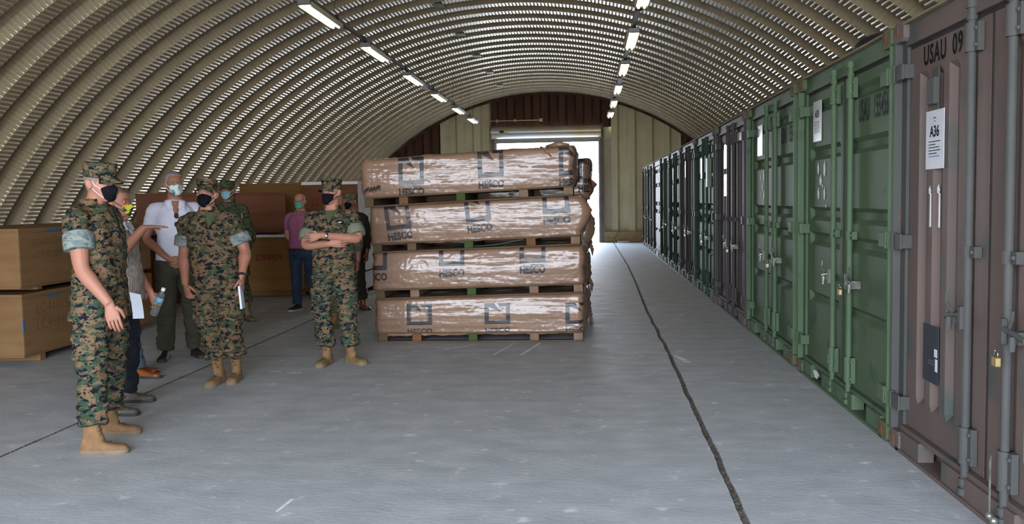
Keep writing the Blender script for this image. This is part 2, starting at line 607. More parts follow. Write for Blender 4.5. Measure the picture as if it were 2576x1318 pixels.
# sheet patch pressed over one rib, high on the left
ph0 = -0.80
mb = MB()
ring = []
for j in range(2):
    rr_ = RR - 0.012 - 0.003 * j
    pts = []
    for i in range(18):
        a = 2 * PI * i / 18
        pts.append((0.17 * math.cos(a) * (1 if abs(math.cos(a)) < .9 else .96), 0.30 * math.sin(a)))
    ring.append([(CX + rr_ * math.sin(ph0 + q / RR), p, ZC + rr_ * math.cos(ph0 + q / RR)) for p, q in pts])
mb.loft(ring)
mb.build('patch_plate', M_rib, ceiling, loc=(0, 33.05 - PITCH * 35 + 0.24, 0))

# ---- far end wall
wall_back = empty('wall_back', (0, 0, 0), kind='structure')
x = -9.64
PW = 0.62
while x < 6.8:
    xc = x + PW / 2
    over = FX0 - 0.12 < xc < FX1 + 0.12
    m = M_wallrust if (over or x < -5.4 or x > 2.95) else M_wall
    zb = 4.16 if over else 0.39
    pr = [(0.0, 0.0), (0.22, 0.0), (0.30, 0.13), (0.54, 0.13), (0.62, 0.0)]
    vs, fs = [], []
    for px_, py_ in pr:
        xx = min(max(x + px_, -9.6), 6.75)
        if not over and abs(xc - FX0) < 0.7 and xc < FX0: xx = min(xx, FX0 - 0.1)
        if not over and abs(xc - FX1) < 0.7 and xc > FX1: xx = max(xx, FX1 + 0.1) if px_ > 0 else FX1 + 0.1
        zt = max(zb + 0.01, arch_z(xx, RR + 0.14))
        vs += [(xx, 33.0 + py_, zb), (xx, 33.0 + py_, zt), (xx, 33.02 + py_, zt), (xx, 33.02 + py_, zb)]
    for k in range(4):
        for i in range(4):
            j = (i + 1) % 4
            fs.append((k * 4 + i, k * 4 + j, k * 4 + 4 + j, k * 4 + 4 + i))
    if vs[1][2] - zb > 0.02 or vs[-3][2] - zb > 0.02:
        MB().add(vs, fs).build('wall_panel', m, wall_back)
    x += PW
for a, b in ((FX0 - 0.75, FX0 - 0.1), (FX1 + 0.1, FX1 + 0.75)):
    MB().box(a, b, 33.14, 33.16, 0.39, 4.2).build('wall_panel', M_wall, wall_back)
for a, b in ((-9.55, FX0 - 0.1), (FX1 + 0.1, 6.7)):
    MB().box(a, b, 32.86, 33.25, 0, 0.40, bev=0.01).build('plinth', M_plinth, wall_back)
for pts in ([(0.66, .19), (0.98, .17), (1.02, .2), (1.11, .28), (1.08, .34), (1.12, .39)], [(1.0, .18), (1.02, .09), (1.12, .0)], [(.8, .18), (.81, .33)]):
    MB().tube([(a, 32.856, b) for a, b in pts], 0.006, 5).build('crack', M_dark, wall_back)
# dark closing angle where wall meets roof
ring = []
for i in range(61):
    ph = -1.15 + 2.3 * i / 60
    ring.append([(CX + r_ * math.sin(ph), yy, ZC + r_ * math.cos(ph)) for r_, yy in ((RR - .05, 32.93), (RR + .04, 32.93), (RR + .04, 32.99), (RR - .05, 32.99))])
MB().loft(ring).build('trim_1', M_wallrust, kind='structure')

# doorway frame, lintel and roller drum
door_1 = empty('door_1', (0, 0, 0), kind='structure')
MB().box(FX0 - 0.13, FX0, 32.85, 33.3, 0, 3.95).build('jamb', M_frame, door_1)
MB().box(FX1, FX1 + 0.14, 32.85, 33.3, 0, 4.25).build('jamb', M_frame, door_1)
MB().box(FX0, FX0 + 0.05, 32.95, 33.1, 0, 3.8).build('guide_rail', M_grey, door_1)
MB().box(FX1 - 0.05, FX1, 32.95, 33.1, 0, 3.8).build('guide_rail', M_grey, door_1)
MB().box(FX0 + 0.0, FX1, 33.0, 33.06, FZ1 - 0.02, 3.86).box(FX0, FX1, 32.97, 33.09, FZ1 - 0.04, FZ1).build('curtain_end', M_grey, door_1)
drum = MB().tube([(FX0 - 0.12, 32.72, 4.01), (FX1 + 0.04, 32.72, 4.01)], 0.225, 28, ref=(0, 0, 1)).build('roller_drum', M_drum, door_1, smooth=40)
MB().box(FX0 - 0.14, FX0 - 0.10, 32.5, 33.0, 3.76, 4.26).build('end_bracket', M_frame, door_1)
MB().box(FX1 + 0.04, FX1 + 0.08, 32.5, 33.0, 3.76, 4.26).build('end_bracket', M_frame, door_1)
MB().box(-3.08, -2.92, 32.488, 32.493, 3.98, 4.07).build('warning_label', M_dark, drum)
MB().box(-2.915, -2.78, 32.488, 32.493, 3.98, 4.07).box(-3.10, -3.083, 32.488, 32.493, 3.98, 4.07).build('warning_label', M_yellow, drum)
# pull chain loop beside the doorway
mb = MB()
for s in (0, 1):
    for i in range(48):
        z = 3.7 - i * 0.066
        xx = 0.70 + (0.05 + 0.10 * i / 48) * s + 0.04 * i / 48
        if i % 2:
            mb.box(xx - .012, xx + .012, 32.80, 32.812, z - .04, z, 0)
        else:
            mb.box(xx - .005, xx + .005, 32.794, 32.818, z - .04, z, 0)
mb.build('pull_chain', M_grey, door_1)

# conduit on the end wall
mb = MB()
mb.tube([(-4.95, 32.93, 3.0), (-4.95, 32.93, 4.40), (-4.90, 32.93, 4.45), (-1.62, 32.93, 4.45)], 0.014, 6)
for xx in (-3.2, -2.55): mb.box(xx - .02, xx + .02, 32.86, 33.0, 4.40, 4.50)
mb.box(-1.66, -1.56, 32.82, 33.0, 4.40, 4.50)
mb.build('conduit', M_wall, wall_back)
MB().box(1.09, 1.49, 32.66, 32.80, 0, 0.06, bev=.006).build('floor_board', M_paper2, label='short white board lying at the foot of the far wall plinth', category=None) if False else None
o = MB().box(1.09, 1.49, 32.62, 32.80, 0, 0.055, bev=.006).build('board_offcut', M_paper2)
tag(o, 'short white board lying on the floor against the far wall plinth', 'board')

# ---- wall behind the camera with the wide doorway that lights the hall
wr = MB()


def arch_cap(x0, x1, z0, n=24):
    xs = [x0 + (x1 - x0) * i / n for i in range(n + 1)]
    top = [(x_, max(z0 + .01, arch_z(x_, RR + 0.14))) for x_ in xs]
    return [(x0, z0)] + top + [(x1, z0)]


for a, b, z in ((-9.6, RX0, -0.02), (RX1, 6.75, -0.02), (RX0, RX1, RZ1)):
    wr.prism(arch_cap(a, b, z), 'y', REAR_Y - 0.08, REAR_Y)
wr.build('wall_front', M_wall, kind='structure')

# ================================================================== LIGHTS ON THEIR RAILS
tray = MB()
tray.prism([(-0.085, 0.0), (0.085, 0.0), (0.055, 0.055), (-0.055, 0.055)], 'y', 0.0, 1.55)
rim = MB()
rim.box(-0.090, 0.090, -0.02, 0.02, -0.015, 0.06, bev=.008)
tub = MB().tube([(0, 0.05, 0), (0, 1.5, 0)], 0.017, 10)
side = MB()
for s in (-1, 1):
    side.prism([(s * 0.095, 0.03), (s * 0.099, 0.03), (s * 0.082, -0.03), (s * 0.078, -0.03)], 'y', 0.02, 1.53)
me_tray, me_rim, me_tub, me_side = tray.mesh('tray', M_tray), rim.mesh('end_cap', M_grey), tub.mesh('lit_tube', M_tube, True), side.mesh('side_rim', M_tray)
ORD = ['nearest', 'second', 'third', 'fourth', 'fifth', 'farthest']
for side_x, starts, word in ((-3.60, [11.62, 14.87, 18.32, 21.62, 25.0, 28.25], 'left'), (0.76, [10.95, 14.33, 17.62, 20.92, 24.15, 27.3], 'right')):
    for i, ys_ in enumerate(starts):
        e = empty('strip_light', (side_x, ys_, 4.14), label='lit twin-tube strip light on the %s roof rail, %s of its six' % (word, ORD[i]), cat='light', group='strip lights on the %s rail' % word)
        inst('tray', me_tray, (0, 0, 0), 0, e)
        for ye in (0, 1.55): inst('end_cap', me_rim, (0, ye, 0), 0, e)
        inst('side_rim', me_side, (0, 0, 0), 0, e)
        for s in (-1, 1): inst('lit_tube', me_tub, (s * 0.04, 0, -0.022), 0, e)
    rl = MB().box(side_x - 0.03, side_x + 0.03, -5.0, 30.4, 4.215, 4.26).build('light_rail', M_grey)
    tag(rl, 'long grey cable tray carrying the %s row of strip lights' % word, 'rail')
    yy = 11.4
    while yy < 30.5:
        zt = arch_z(side_x) + 0.02
        w = MB().tube([(side_x, yy, 4.25), (side_x + (0.05 if word == 'right' else 0.02), yy, zt)], 0.0032, 5).box(side_x - .05, side_x + .05, yy - .02, yy + .02, 4.20, 4.275)
        w.build('hanger_wire', M_dark, rl)
        yy += 1.66
    jb = MB().box(side_x - 0.05, side_x + 0.05, 20.25, 20.5, 4.10, 4.213, bev=.01).build('junction_box', M_paper2)
    tag(jb, 'small pale box hung under the %s light rail' % word, 'box')
# plates fixed to the roof with droppers, right of the left rail
for i, yy in enumerate([14.25, 17.29, 20.33, 23.37, 26.41, 29.45]):
    xx = -2.75
    z = arch_z(xx)
    pl = MB().box(xx - .11, xx + .11, yy - 0.13, yy + 0.13, z - 0.035, z - 0.012)
    pl.tube([(xx + .11, yy, z - .02), (xx + .13, yy, z - .42)], 0.0032, 5)
    o = pl.build('roof_plate', M_grey)
    tag(o, 'small square grey plate under the roof beside the left light rail, %s of six' % ORD[i], 'plate', 'roof plates')

# ================================================================== CONTAINERS
CONT_X = 1.875


def casting_mesh(name, m):
    """corner casting with an oval hole towards the aisle; local x depth, y width 0.162, z height 0.118"""
    mb = MB()
    W_, H_, D_ = 0.162, 0.118, 0.178
    n = 16
    rect, oval = [], []
    for i in range(n):
        a = 2 * PI * i / n + PI / n
        c, s = math.cos(a), math.sin(a)
        q = 1 / max(abs(c), abs(s))
        rect.append((0.0, W_ / 2 + W_ / 2 * c * q, H_ / 2 + H_ / 2 * s * q))
        oval.append((0.0, W_ / 2 + 0.026 * c, H_ / 2 + 0.040 * s))
    inner = [(0.05, b, c) for a_, b, c in oval]
    vs = rect + oval + inner
    fs = []
    for i in range(n):
        j = (i + 1) % n
        fs.append((i, j, n + j, n + i))
        fs.append((n + i, n + j, 2 * n + j, 2 * n + i))
    fs.append(tuple(range(2 * n, 3 * n)))
    mb.add(vs, fs)
    vs = rect + [(D_, b, c) for a_, b, c in rect]
    mb.add(vs, [(i, (i + 1) % n, n + (i + 1) % n, n + i) for i in range(n)] + [tuple(range(n, 2 * n))])
    return mb.mesh(name, m)


DW = 1.085          # leaf width


def leaf_mesh(kind, m):
    mb = MB()
    if kind == 'ribbed':
        us = [0, 0.075]
        dp = [0, 0]
        u = 0.075
        while u + 0.225 < DW - 0.06:
            us += [u + 0.075, u + 0.105, u + 0.185, u + 0.215]
            dp += [0, 1, 1, 0]
            u += 0.215
        us.append(DW)
        dp.append(0)
        zs = [0, 0.165, 0.20, 2.07, 2.105, 2.26]
        act = [0, 0, 1, 1, 0, 0]
    else:
        us = [0, 0.07, 0.10, DW - 0.10, DW - 0.07, DW]
        dp = [0, 0, 1, 1, 0, 0]
        zs, act = [0], [0]
        for zt, zb in reversed([(2.185, 2.085), (1.815, 1.70), (1.31, 1.195), (1.10, 0.985), (0.59, 0.495)]):
            zs += [zb, zb + 0.035, zt - 0.03, zt]
            act += [0, 1, 1, 0]
        zs.append(2.26)
        act.append(0)
    D = 0.036 if kind == 'ribbed' else 0.034
    nu = len(us)
    vs = [(D * d * a, u, z) for z, a in zip(zs, act) for u, d in zip(us, dp)]
    fs = [(i * nu + k, i * nu + k + 1, (i + 1) * nu + k + 1, (i + 1) * nu + k) for i in range(len(zs) - 1) for k in range(nu - 1)]
    mb.add(vs, fs)
    x0, x1 = 0.0, 0.055
    mb.add([(x0, 0, 0), (x1, 0, 0), (x1, DW, 0), (x0, DW, 0), (x0, 0, 2.26), (x1, 0, 2.26), (x1, DW, 2.26), (x0, DW, 2.26)],
           [(0, 1, 2, 3), (4, 7, 6, 5), (0, 4, 5, 1), (2, 6, 7, 3), (1, 5, 6, 2)])
    return mb.mesh('door_leaf', m, fix=True)


def rod_mesh(m):
    mb = MB()
    mb.tube([(0, 0, 0.05), (0, 0, 2.50)], 0.0215, 12)
    for a, b, r in ((0.20, 0.385, 0.033), (2.26, 2.40, 0.034), (2.475, 2.52, 0.030), (2.415, 2.44, 0.027), (0.085, 0.12, 0.030), (0.035, 0.07, 0.034)):
        mb.tube([(0, 0, a), (0, 0, b)], r, 12)
    return mb.mesh('lock_rod', m, 40)


def bearing_mesh(m, s):
    """flanges that hold the rod to the leaf, one mesh each"""
    out = []
    for a, b in ((0.20, 0.385), (2.26, 2.40)):
        mb = MB()
        mb.box(-0.002, 0.030, 0 if s > 0 else -0.07, 0.07 if s > 0 else 0, a, b)
        for z in (a + .03, b - .03):
            mb.sphere((-0.004, s * 0.055, z), 0.011, 8, 5)
        out.append(mb.mesh('rod_bracket', m))
    for z in (1.275,):
        mb = MB()
        mb.tube([(0, 0, z - .03), (0, 0, z + .03)], 0.027, 12)
        mb.box(-0.006, 0.030, 0 if s > 0 else -0.085, 0.085 if s > 0 else 0, z - .028, z + .028)
        mb.sphere((-0.010, s * 0.065, z), 0.012, 8, 5)
        out.append(mb.mesh('rod_bracket', m))
    return out


def latch_mesh(m, s):
    """hub, handle and hooked catch; s = direction the handle runs away from the rod"""
    mb = MB()
    mb.box(-0.040, -0.015, s * -0.005 if s > 0 else -0.035, 0.035 if s > 0 else 0.005, 0.88, 1.00, bev=.004)
    mb.tube([(-0.035, s * 0.02, 0.955), (-0.032, s * 0.10, 0.945), (-0.030, s * 0.22, 0.925)], [(0.014, .007), (0.012, .006), (0.016, .006)], 8)
    mb.tube([(-0.032, s * 0.09, 0.96), (-0.045, s * 0.12, 0.975), (-0.05, s * 0.15, 1.01), (-0.048, s * 0.155, 1.05)], [(0.013, .010), (.011, .009), (.010, .007), (.014, .007)], 8)
    mb.box(-0.03, 0.03, s * 0.11 if s > 0 else -0.17, s * 0.17 if s > 0 else -0.11, 0.90, 0.955)
    mb.tube([(-0.035, s * 0.135, 0.93), (-0.04, s * 0.135, 0.865)], [(.016, .006), (.012, .006)], 8)
    return mb.mesh('latch_handle', m)


PADL = MB()
PADL.box(-0.011, 0.011, -0.024, 0.024, 0.0, 0.040, bev=.003)
me_pad = PADL.mesh('lock_body', M_brass)
me_shk = MB().tube([(0, -0.015, 0.038), (0, -0.015, 0.058), (0, -0.009, 0.068), (0, 0.009, 0.068), (0, 0.015, 0.058), (0, 0.015, 0.038)], 0.0042, 6).mesh('shackle', M_chrome, True)

KITS = {}


def kit(kind, col):
    key = (kind, col)
    if key in KITS: return KITS[key]
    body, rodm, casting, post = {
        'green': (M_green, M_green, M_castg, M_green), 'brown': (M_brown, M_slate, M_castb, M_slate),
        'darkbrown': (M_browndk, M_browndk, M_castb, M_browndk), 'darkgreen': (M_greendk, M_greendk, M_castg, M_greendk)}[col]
    d = {'leaf': leaf_mesh(kind, body), 'rod': rod_mesh(rodm), 'cast': casting_mesh('corner_casting', casting), 'm': body, 'post': post}
    for s in (-1, 1):
        d['br%d' % s] = bearing_mesh(rodm, s)
        d['la%d' % s] = latch_mesh(M_zinc if col != 'brown' else M_slate, s)
    g = MB()
    for a, b, c, e_ in ((-0.012, 0.0, -0.02, 2.28), (DW, DW + 0.012, -0.02, 2.28), (-0.012, DW + .012, -0.022, 0.0), (-0.012, DW + .012, 2.262, 2.292)):
        g.box(0.002, 0.05, a, b, c, e_)
    d['gasket'] = g.mesh('gasket', M_gasket)
    h = MB().box(-0.070, -0.056, -0.117, 0.055, -0.047, 0.047, bev=.003).tube([(-0.060, -0.085, -0.052), (-0.060, -0.085, 0.052)], 0.017, 10).box(-0.058, 0.0, 0.03, 0.05, -.04, .04)
    d['hinge'] = h.mesh('hinge', d['post'])
    p = MB().box(0.0, 0.10, 0.0, 0.022, 0.118, 2.475).box(0.045, 0.10, 0.022, 0.105, 0.118, 2.475)
    d['postm'] = p.mesh('corner_post', d['post'])
    hd = MB().box(0.035, 0.12, 0.105, 2.333, 2.445, 2.565)
    d['head'] = hd.mesh('header', body)
    d['lip'] = MB().box(0.0, 0.12, 0.162, 2.276, 2.566, 2.580).mesh('roof_lip', mat('dusty_edge', (0.23, 0.18, 0.11), (0.16, 0.14, 0.09), scale=6, rough=0.8))
    sl = MB()
    sl.box(0.0, 0.16, 0.10, 2.338, 0.0, 0.022)
    sl.box(0.03, 0.14, 0.10, 2.338, 0.128, 0.158)
    for a, b in ((0.16, 0.46), (0.80, 1.64), (1.98, 2.278)):
        sl.box(0.012, 0.10, a, b, 0.02, 0.130)
    d['sill'] = sl.mesh('sill', body)
    bd = MB()
    bd.box(0.14, 2.9, 0.01, 2.428, 0.13, 2.57)
    bd.box(0.14, 2.9, 0.03, 2.40, 0.02, 0.13, 0)
    d['body'] = bd.mesh('body', body)
    KITS[key] = d
    return d


def container(y0, kind, col, label, name='shipping_container', rods=True, plain=False):
    K = kit(kind, col)
    e = empty(name, (CONT_X, y0, 0), label=label, cat='container', group='steel containers along the right side')
    inst('body', K['body'], parent=e)
    for yy in (0.0, 2.438 - 0.162):
        for zz in (0.0, 2.591 - 0.118):
            inst('corner_casting', K['cast'], (0, yy, zz), 0, e)
    inst('corner_post', K['postm'], (0, 0, 0), 0, e)
    p = inst('corner_post', K['postm'], (0, 2.438, 0), 0, e)
    p.scale = (1, -1, 1)
    inst('header', K['head'], parent=e)
    inst('sill', K['sill'], parent=e)
    inst('roof_lip', K['lip'], parent=e)
    doors = []
    for near in (True, False):
        u0 = 0.118 if near else 1.235
        d = inst('door_leaf', K['leaf'], (0.062, u0, 0.162), 0, e)
        inst('gasket', K['gasket'], (0, 0, 0), 0, d)
        s = -1 if near else 1
        if not plain:
            ru = (0.935 if near else 1.372) - u0
            inst('lock_rod', K['rod'], (-0.036, ru, -0.162), 0, d)
            for bm_ in K['br1']: inst('rod_bracket', bm_, (-0.036, ru, -0.162), 0, d).scale = (1, -1, 1)
            inst('latch_handle', K['la%d' % s], (-0.034, ru, -0.162), 0, d)
        for z in (2.13, 1.12, 0.14):
            h = inst('hinge', K['hinge'], (0, 0 if near else DW, z), 0, d)
            if not near: h.scale = (1, -1, 1)
        doors.append(d)
    return e, doors[0], doors[1], K


def sheet(d, u, z, w, h, code):
    """notice in a clear sleeve taped to the leaf; u is its near edge"""
    s = MB().box(-0.006, -0.003, u, u + w, z, z + h).build('notice_sheet', M_paper, d)
    return s


def leaf_text(d, s, size, u_start, z, m, xs=0.6, offset=0.0, dx=-0.0025, spacing=1.1, name='lettering', width=None):
    if width:
        xs = width / max(v[0] for v in text_mesh(s, size, offset, 1.0, spacing)[0])
    return lettering(s, size, (dx, u_start, z), (0, -1, 0), (0, 0, 1), m, d, name, offset, xs, spacing)


def splat(d, pts, dx=-0.003):
    for (u, z, w, h) in pts:
        mb = MB()
        n = 12
        vs = [(dx, u + w / 2 * math.cos(2 * PI * i / n) * (1 + .25 * math.sin(i * 2.3)), z + h / 2 * math.sin(2 * PI * i / n) * (1 + .2 * math.cos(i * 1.7))) for i in range(n)]
        mb.add(vs + [(dx - .003, u, z)], [(i, (i + 1) % n, n) for i in range(n)])
        mb.build('paint_blot', M_wpaint, d)


def padlock(x, y, z, label):
    e = empty('padlock', (x, y, z), label=label, cat='padlock', group='brass padlocks on the container doors')
    inst('lock_body', me_pad, parent=e)
    inst('shackle', me_shk, parent=e)
    return e


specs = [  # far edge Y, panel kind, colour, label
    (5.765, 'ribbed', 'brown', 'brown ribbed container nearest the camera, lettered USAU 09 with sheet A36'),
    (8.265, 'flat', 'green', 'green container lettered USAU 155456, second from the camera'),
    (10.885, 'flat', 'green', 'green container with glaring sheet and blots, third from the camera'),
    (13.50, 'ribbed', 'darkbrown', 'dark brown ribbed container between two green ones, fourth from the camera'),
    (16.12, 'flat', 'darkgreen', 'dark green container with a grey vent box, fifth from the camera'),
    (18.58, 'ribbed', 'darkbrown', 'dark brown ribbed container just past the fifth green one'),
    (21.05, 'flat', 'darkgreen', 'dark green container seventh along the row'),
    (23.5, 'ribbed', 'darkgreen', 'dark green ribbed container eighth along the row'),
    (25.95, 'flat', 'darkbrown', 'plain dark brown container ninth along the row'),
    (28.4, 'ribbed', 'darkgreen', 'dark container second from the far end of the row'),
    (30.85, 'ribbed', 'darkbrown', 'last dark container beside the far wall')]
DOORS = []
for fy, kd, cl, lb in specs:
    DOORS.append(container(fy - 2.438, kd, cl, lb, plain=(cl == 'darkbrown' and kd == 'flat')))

# --- the nearest: A36
e, dn, df, K = DOORS[0]
y0 = 5.765 - 2.438


def uu(world_y, i, near):
    """world Y to leaf-local u"""
    return world_y - (specs[i][0] - 2.438) - (0.118 if near else 1.235)


# flat bands carry the lettering, so raise a plate for the sheet over the ribs
sh = sheet(df, uu(5.115, 0, False), 1.705 - .162, 0.262, 0.325, 'A36')
u1 = uu(5.115, 0, False) + 0.262
lettering('A36', 0.085, (-0.0075, u1 - 0.062, 1.885 - .162), (0, -1, 0), (0, 0, 1), M_ink, sh, offset=0.0022, xs=0.95)
lettering('KUSOK', 0.020, (-0.0075, u1 - 0.10, 1.985 - .162), (0, -1, 0), (0, 0, 1), M_ink, sh, offset=0.0004) if False else None
for k_ in range(6):
    mb = MB().box(-0.0075, -0.0072, u1 - 0.045 - (0.17, .10, .15, .17, .12, .16)[k_], u1 - 0.045, 1.855 - .162 - k_ * 0.0165, 1.8595 - .162 - k_ * 0.0165)
    mb.build('print_line', M_ink if k_ < 5 else M_bluetape, sh)
MB().box(-0.0075, -0.0072, u1 - 0.15, u1 - 0.11, 1.985 - .162, 1.99 - .162).box(-0.0075, -0.0072, u1 - 0.14, u1 - 0.12, 1.968 - .162, 1.972 - .162).build('print_line', M_ink, sh)
leaf_text(df, 'USAU', 0.150, uu(5.44, 0, False), 2.300 - .162, M_ink, 0.72, 0.004, spacing=1.15, width=.325)
leaf_text(df, '09', 0.150, uu(5.03, 0, False), 2.300 - .162, M_ink, 0.72, 0.004, spacing=1.15, width=.135)
vb = MB().box(-0.034, 0.0, uu(5.19, 0, False), uu(5.19, 0, False) + 0.115, 2.06 - .162, 2.21 - .162, bev=.006)
vb.box(-0.006, 0.0, uu(5.20, 0, False), uu(5.20, 0, False) + 0.10, 2.03 - .162, 2.265 - .162)
vb.build('vent_box', M_slate, df)
dp = MB().box(-0.006, -0.001, uu(5.15, 0, False), uu(5.15, 0, False) + 0.225, 0.50 - .162, 0.825 - .162).build('data_plate', M_plate, df)
ub = uu(5.15, 0, False)
MB().box(-0.0075, -0.006, ub + 0.015, ub + 0.055, 0.655 - .162, 0.70 - .162).box(-0.0075, -0.006, ub + 0.01, ub + 0.04, 0.575 - .162, 0.645 - .162).build('plate_sticker', M_wpaint, dp)
MB().box(-0.0072, -0.006, ub + 0.06, ub + 0.15, 0.605 - .162, 0.613 - .162).box(-0.0072, -0.006, ub + 0.06, ub + 0.14, 0.622 - .162, 0.628 - .162).build('plate_print', M_zinc, dp)
splat(df, [(uu(5.315, 0, False), 1.585 - .162, .035, .05), (uu(5.19, 0, False), 1.59 - .162, .04, .055)])
for yy in (5.305, 5.175):
    MB().prism([(uu(yy, 0, False) - .010, 1.38 - .162), (uu(yy, 0, False) + .010, 1.38 - .162), (uu(yy, 0, False) + .006, 1.57 - .162), (uu(yy, 0, False) - .006, 1.57 - .162)], 'x', -0.004, -0.001).build('paint_drip', M_wpaint, df)
MB().tube([(CONT_X - 0.03, 4.27, 0.36), (CONT_X - 0.045, 4.245, 0.34), (CONT_X - 0.045, 4.245, 0.10)], 0.005, 6).sphere((CONT_X - .045, 4.245, 0.085), 0.018, 8, 6).sphere((CONT_X - .03, 4.235, 0.065), 0.02, 8, 6).build('x', M_zinc)
o = bpy.data.objects['x']
o.name = 'seal_rope'
tag(o, 'pale rope and knot hanging from the lower lock rod of the nearest container', 'rope')

# --- second: USAU 155456
e, dn, df, K = DOORS[1]
leaf_text(dn, 'USAU', 0.215, uu(6.68, 1, True), 2.085 - .162, M_inkfade, 0.47, 0.005, spacing=1.15, width=.24)
leaf_text(dn, '155456', 0.215, uu(6.35, 1, True), 2.085 - .162, M_inkfade, 0.47, 0.005, spacing=1.15, width=.31)
MB().add([(0.008, 1.80 + .09 * math.cos(a_) * (1 + .3 * math.sin(3 * a_)), .085 + .035 * math.sin(a_)) for a_ in [2 * PI * i / 11 for i in range(11)]], [tuple(range(11))]).build('paint_blot', M_wpaint, e)
sh = sheet(df, uu(7.70, 1, False), 2.02 - .162, 0.27, 0.335, 'A35')
u1 = uu(7.70, 1, False) + 0.27
lettering('A35', 0.08, (-0.0075, u1 - 0.065, 2.22 - .162), (0, -1, 0), (0, 0, 1), M_ink, sh, offset=0.002)
for k_ in range(6):
    MB().box(-0.0075, -0.0072, u1 - 0.21, u1 - 0.045, 2.18 - .162 - k_ * 0.017, 2.184 - .162 - k_ * 0.017).build('print_line', M_ink, sh)
splat(df, [(uu(7.80, 1, False), 1.79 - .162, .055, .10), (uu(7.60, 1, False), 1.78 - .162, .06, .13), (uu(7.72, 1, False), 1.69 - .162, .07, .085), (uu(7.79, 1, False), 1.58 - .162, .06, .10), (uu(7.60, 1, False), 1.58 - .162, .05, .11), (uu(7.66, 1, False), 1.645 - .162, .03, .03), (uu(7.55, 1, False), 1.48 - .162, .03, .03)])
MB().box(-0.004, 0.0, 0.30, 0.40, 0.05, 0.12).build('paint_blot', M_wpaint, df)
# --- third
e, dn, df, K = DOORS[2]
leaf_text(dn, 'USAU', 0.215, uu(9.26, 2, True), 2.085 - .162, M_inkfade, 0.47, 0.005, spacing=1.15, width=.25)
leaf_text(dn, '155446', 0.215, uu(8.93, 2, True), 2.085 - .162, M_inkfade, 0.47, 0.005, spacing=1.15, width=.31)
sheet(df, uu(10.22, 2, False), 2.02 - .162, 0.27, 0.335, 'A34')
splat(df, [(uu(10.32, 2, False), 1.78 - .162, .05, .08), (uu(10.15, 2, False), 1.79 - .162, .055, .12), (uu(10.22, 2, False), 1.67 - .162, .05, .08), (uu(10.30, 2, False), 1.58 - .162, .045, .08), (uu(10.14, 2, False), 1.58 - .162, .05, .10)])
# --- the rest
for i in range(3, 11):
    e, dn, df, K = DOORS[i]
    if i == 8: continue
    sheet(df, 0.45, 1.80 if i % 2 else 1.72, 0.27, 0.335, '')
    if i in (3,):
        sheet(dn, 0.45, 2.115, 0.27, 0.10, '')
        sheet(df, 0.45, 1.42, 0.27, 0.30, '')
MB().box(-0.07, 0.0, 0.50, 0.68, 1.56, 2.02, bev=.01).build('vent_box', mat('vent_grey_green', (0.17, 0.19, 0.15), (0.15, 0.17, 0.13), rough=0.5), DOORS[4][1])

for i, nm in ((0, 'nearest brown'), (1, 'USAU 155456 green'), (2, 'third, green'), (3, 'fourth, dark brown'), (4, 'fifth, vent-boxed'), (5, 'sixth, dark brown'), (6, 'seventh'), (7, 'eighth')):
    yc = specs[i][0] - 2.438 + (0.935 - 0.125)
    padlock(CONT_X - 0.075, yc, 0.855 if i else 0.80, 'brass padlock hanging on the latch of the %s container' % nm)

# dark things lying on the container roofs
for (xx, yy, rr_, lb) in ((2.25, 7.1, .10, 'black bag-like bundle poking over the roof edge of the second container'), (2.2, 9.3, .045, 'low black roll on the roof edge of the third container')):
    o = MB().sphere((xx, yy, 2.585 + rr_ * 0.9), (0.22, 0.30, rr_), 18, 10).build('roof_bundle', M_black, smooth=True)
    tag(o, lb, 'bundle')
# ================================================================== WOODEN CRATES ALONG THE LEFT WALL


def crate(name, x0, y0, w, d, h, z, rz, mf, me_, label, lid=0.045, group='wooden crates along the left wall', skid=0.0, skids_y=(0.25, 0.5, 0.75), seams=True, mside=None):
    """w runs along local x (long or short), d along local y; origin = the near left lower corner"""
    e = empty(name, (x0, y0, z), rz, label=label, cat='crate', group=group)
    t = 0.012
    # side boards and ends as separate panels, lid and base
    MB().box(0, w, 0, t, skid + 0.0, h - lid, bev=.002).build('side_panel', mf, e)
    MB().box(0, w, d - t, d, skid + 0.0, h - lid).build('side_panel', mf, e)
    MB().box(0, t, t, d - t, skid + 0.0, h - lid).build('end_panel', me_, e)
    MB().box(w - t, w, t + .001, d - t - .001, skid + 0.0, h - lid, bev=.002).build('end_panel', mside or me_, e)
    MB().box(-0.008, w + 0.008, -0.008, d + 0.008, h - lid, h - lid + 0.014, bev=.002).box(-0.002, w + .002, -0.002, d + .002, h - lid + .014, h, bev=.002).build('lid', mside if mside is M_plywhite else mf, e)
    MB().box(0.01, w - 0.01, 0.01, d - 0.01, skid - 0.02 if skid else 0, skid + 0.01).build('base', mf, e)
    if skid:
        for f in skids_y:
            MB().box(0.03, w - 0.03, d * f - 0.05, d * f + 0.05, -0.0, skid - 0.005, bev=.004).build('skid', mf, e)
    return e


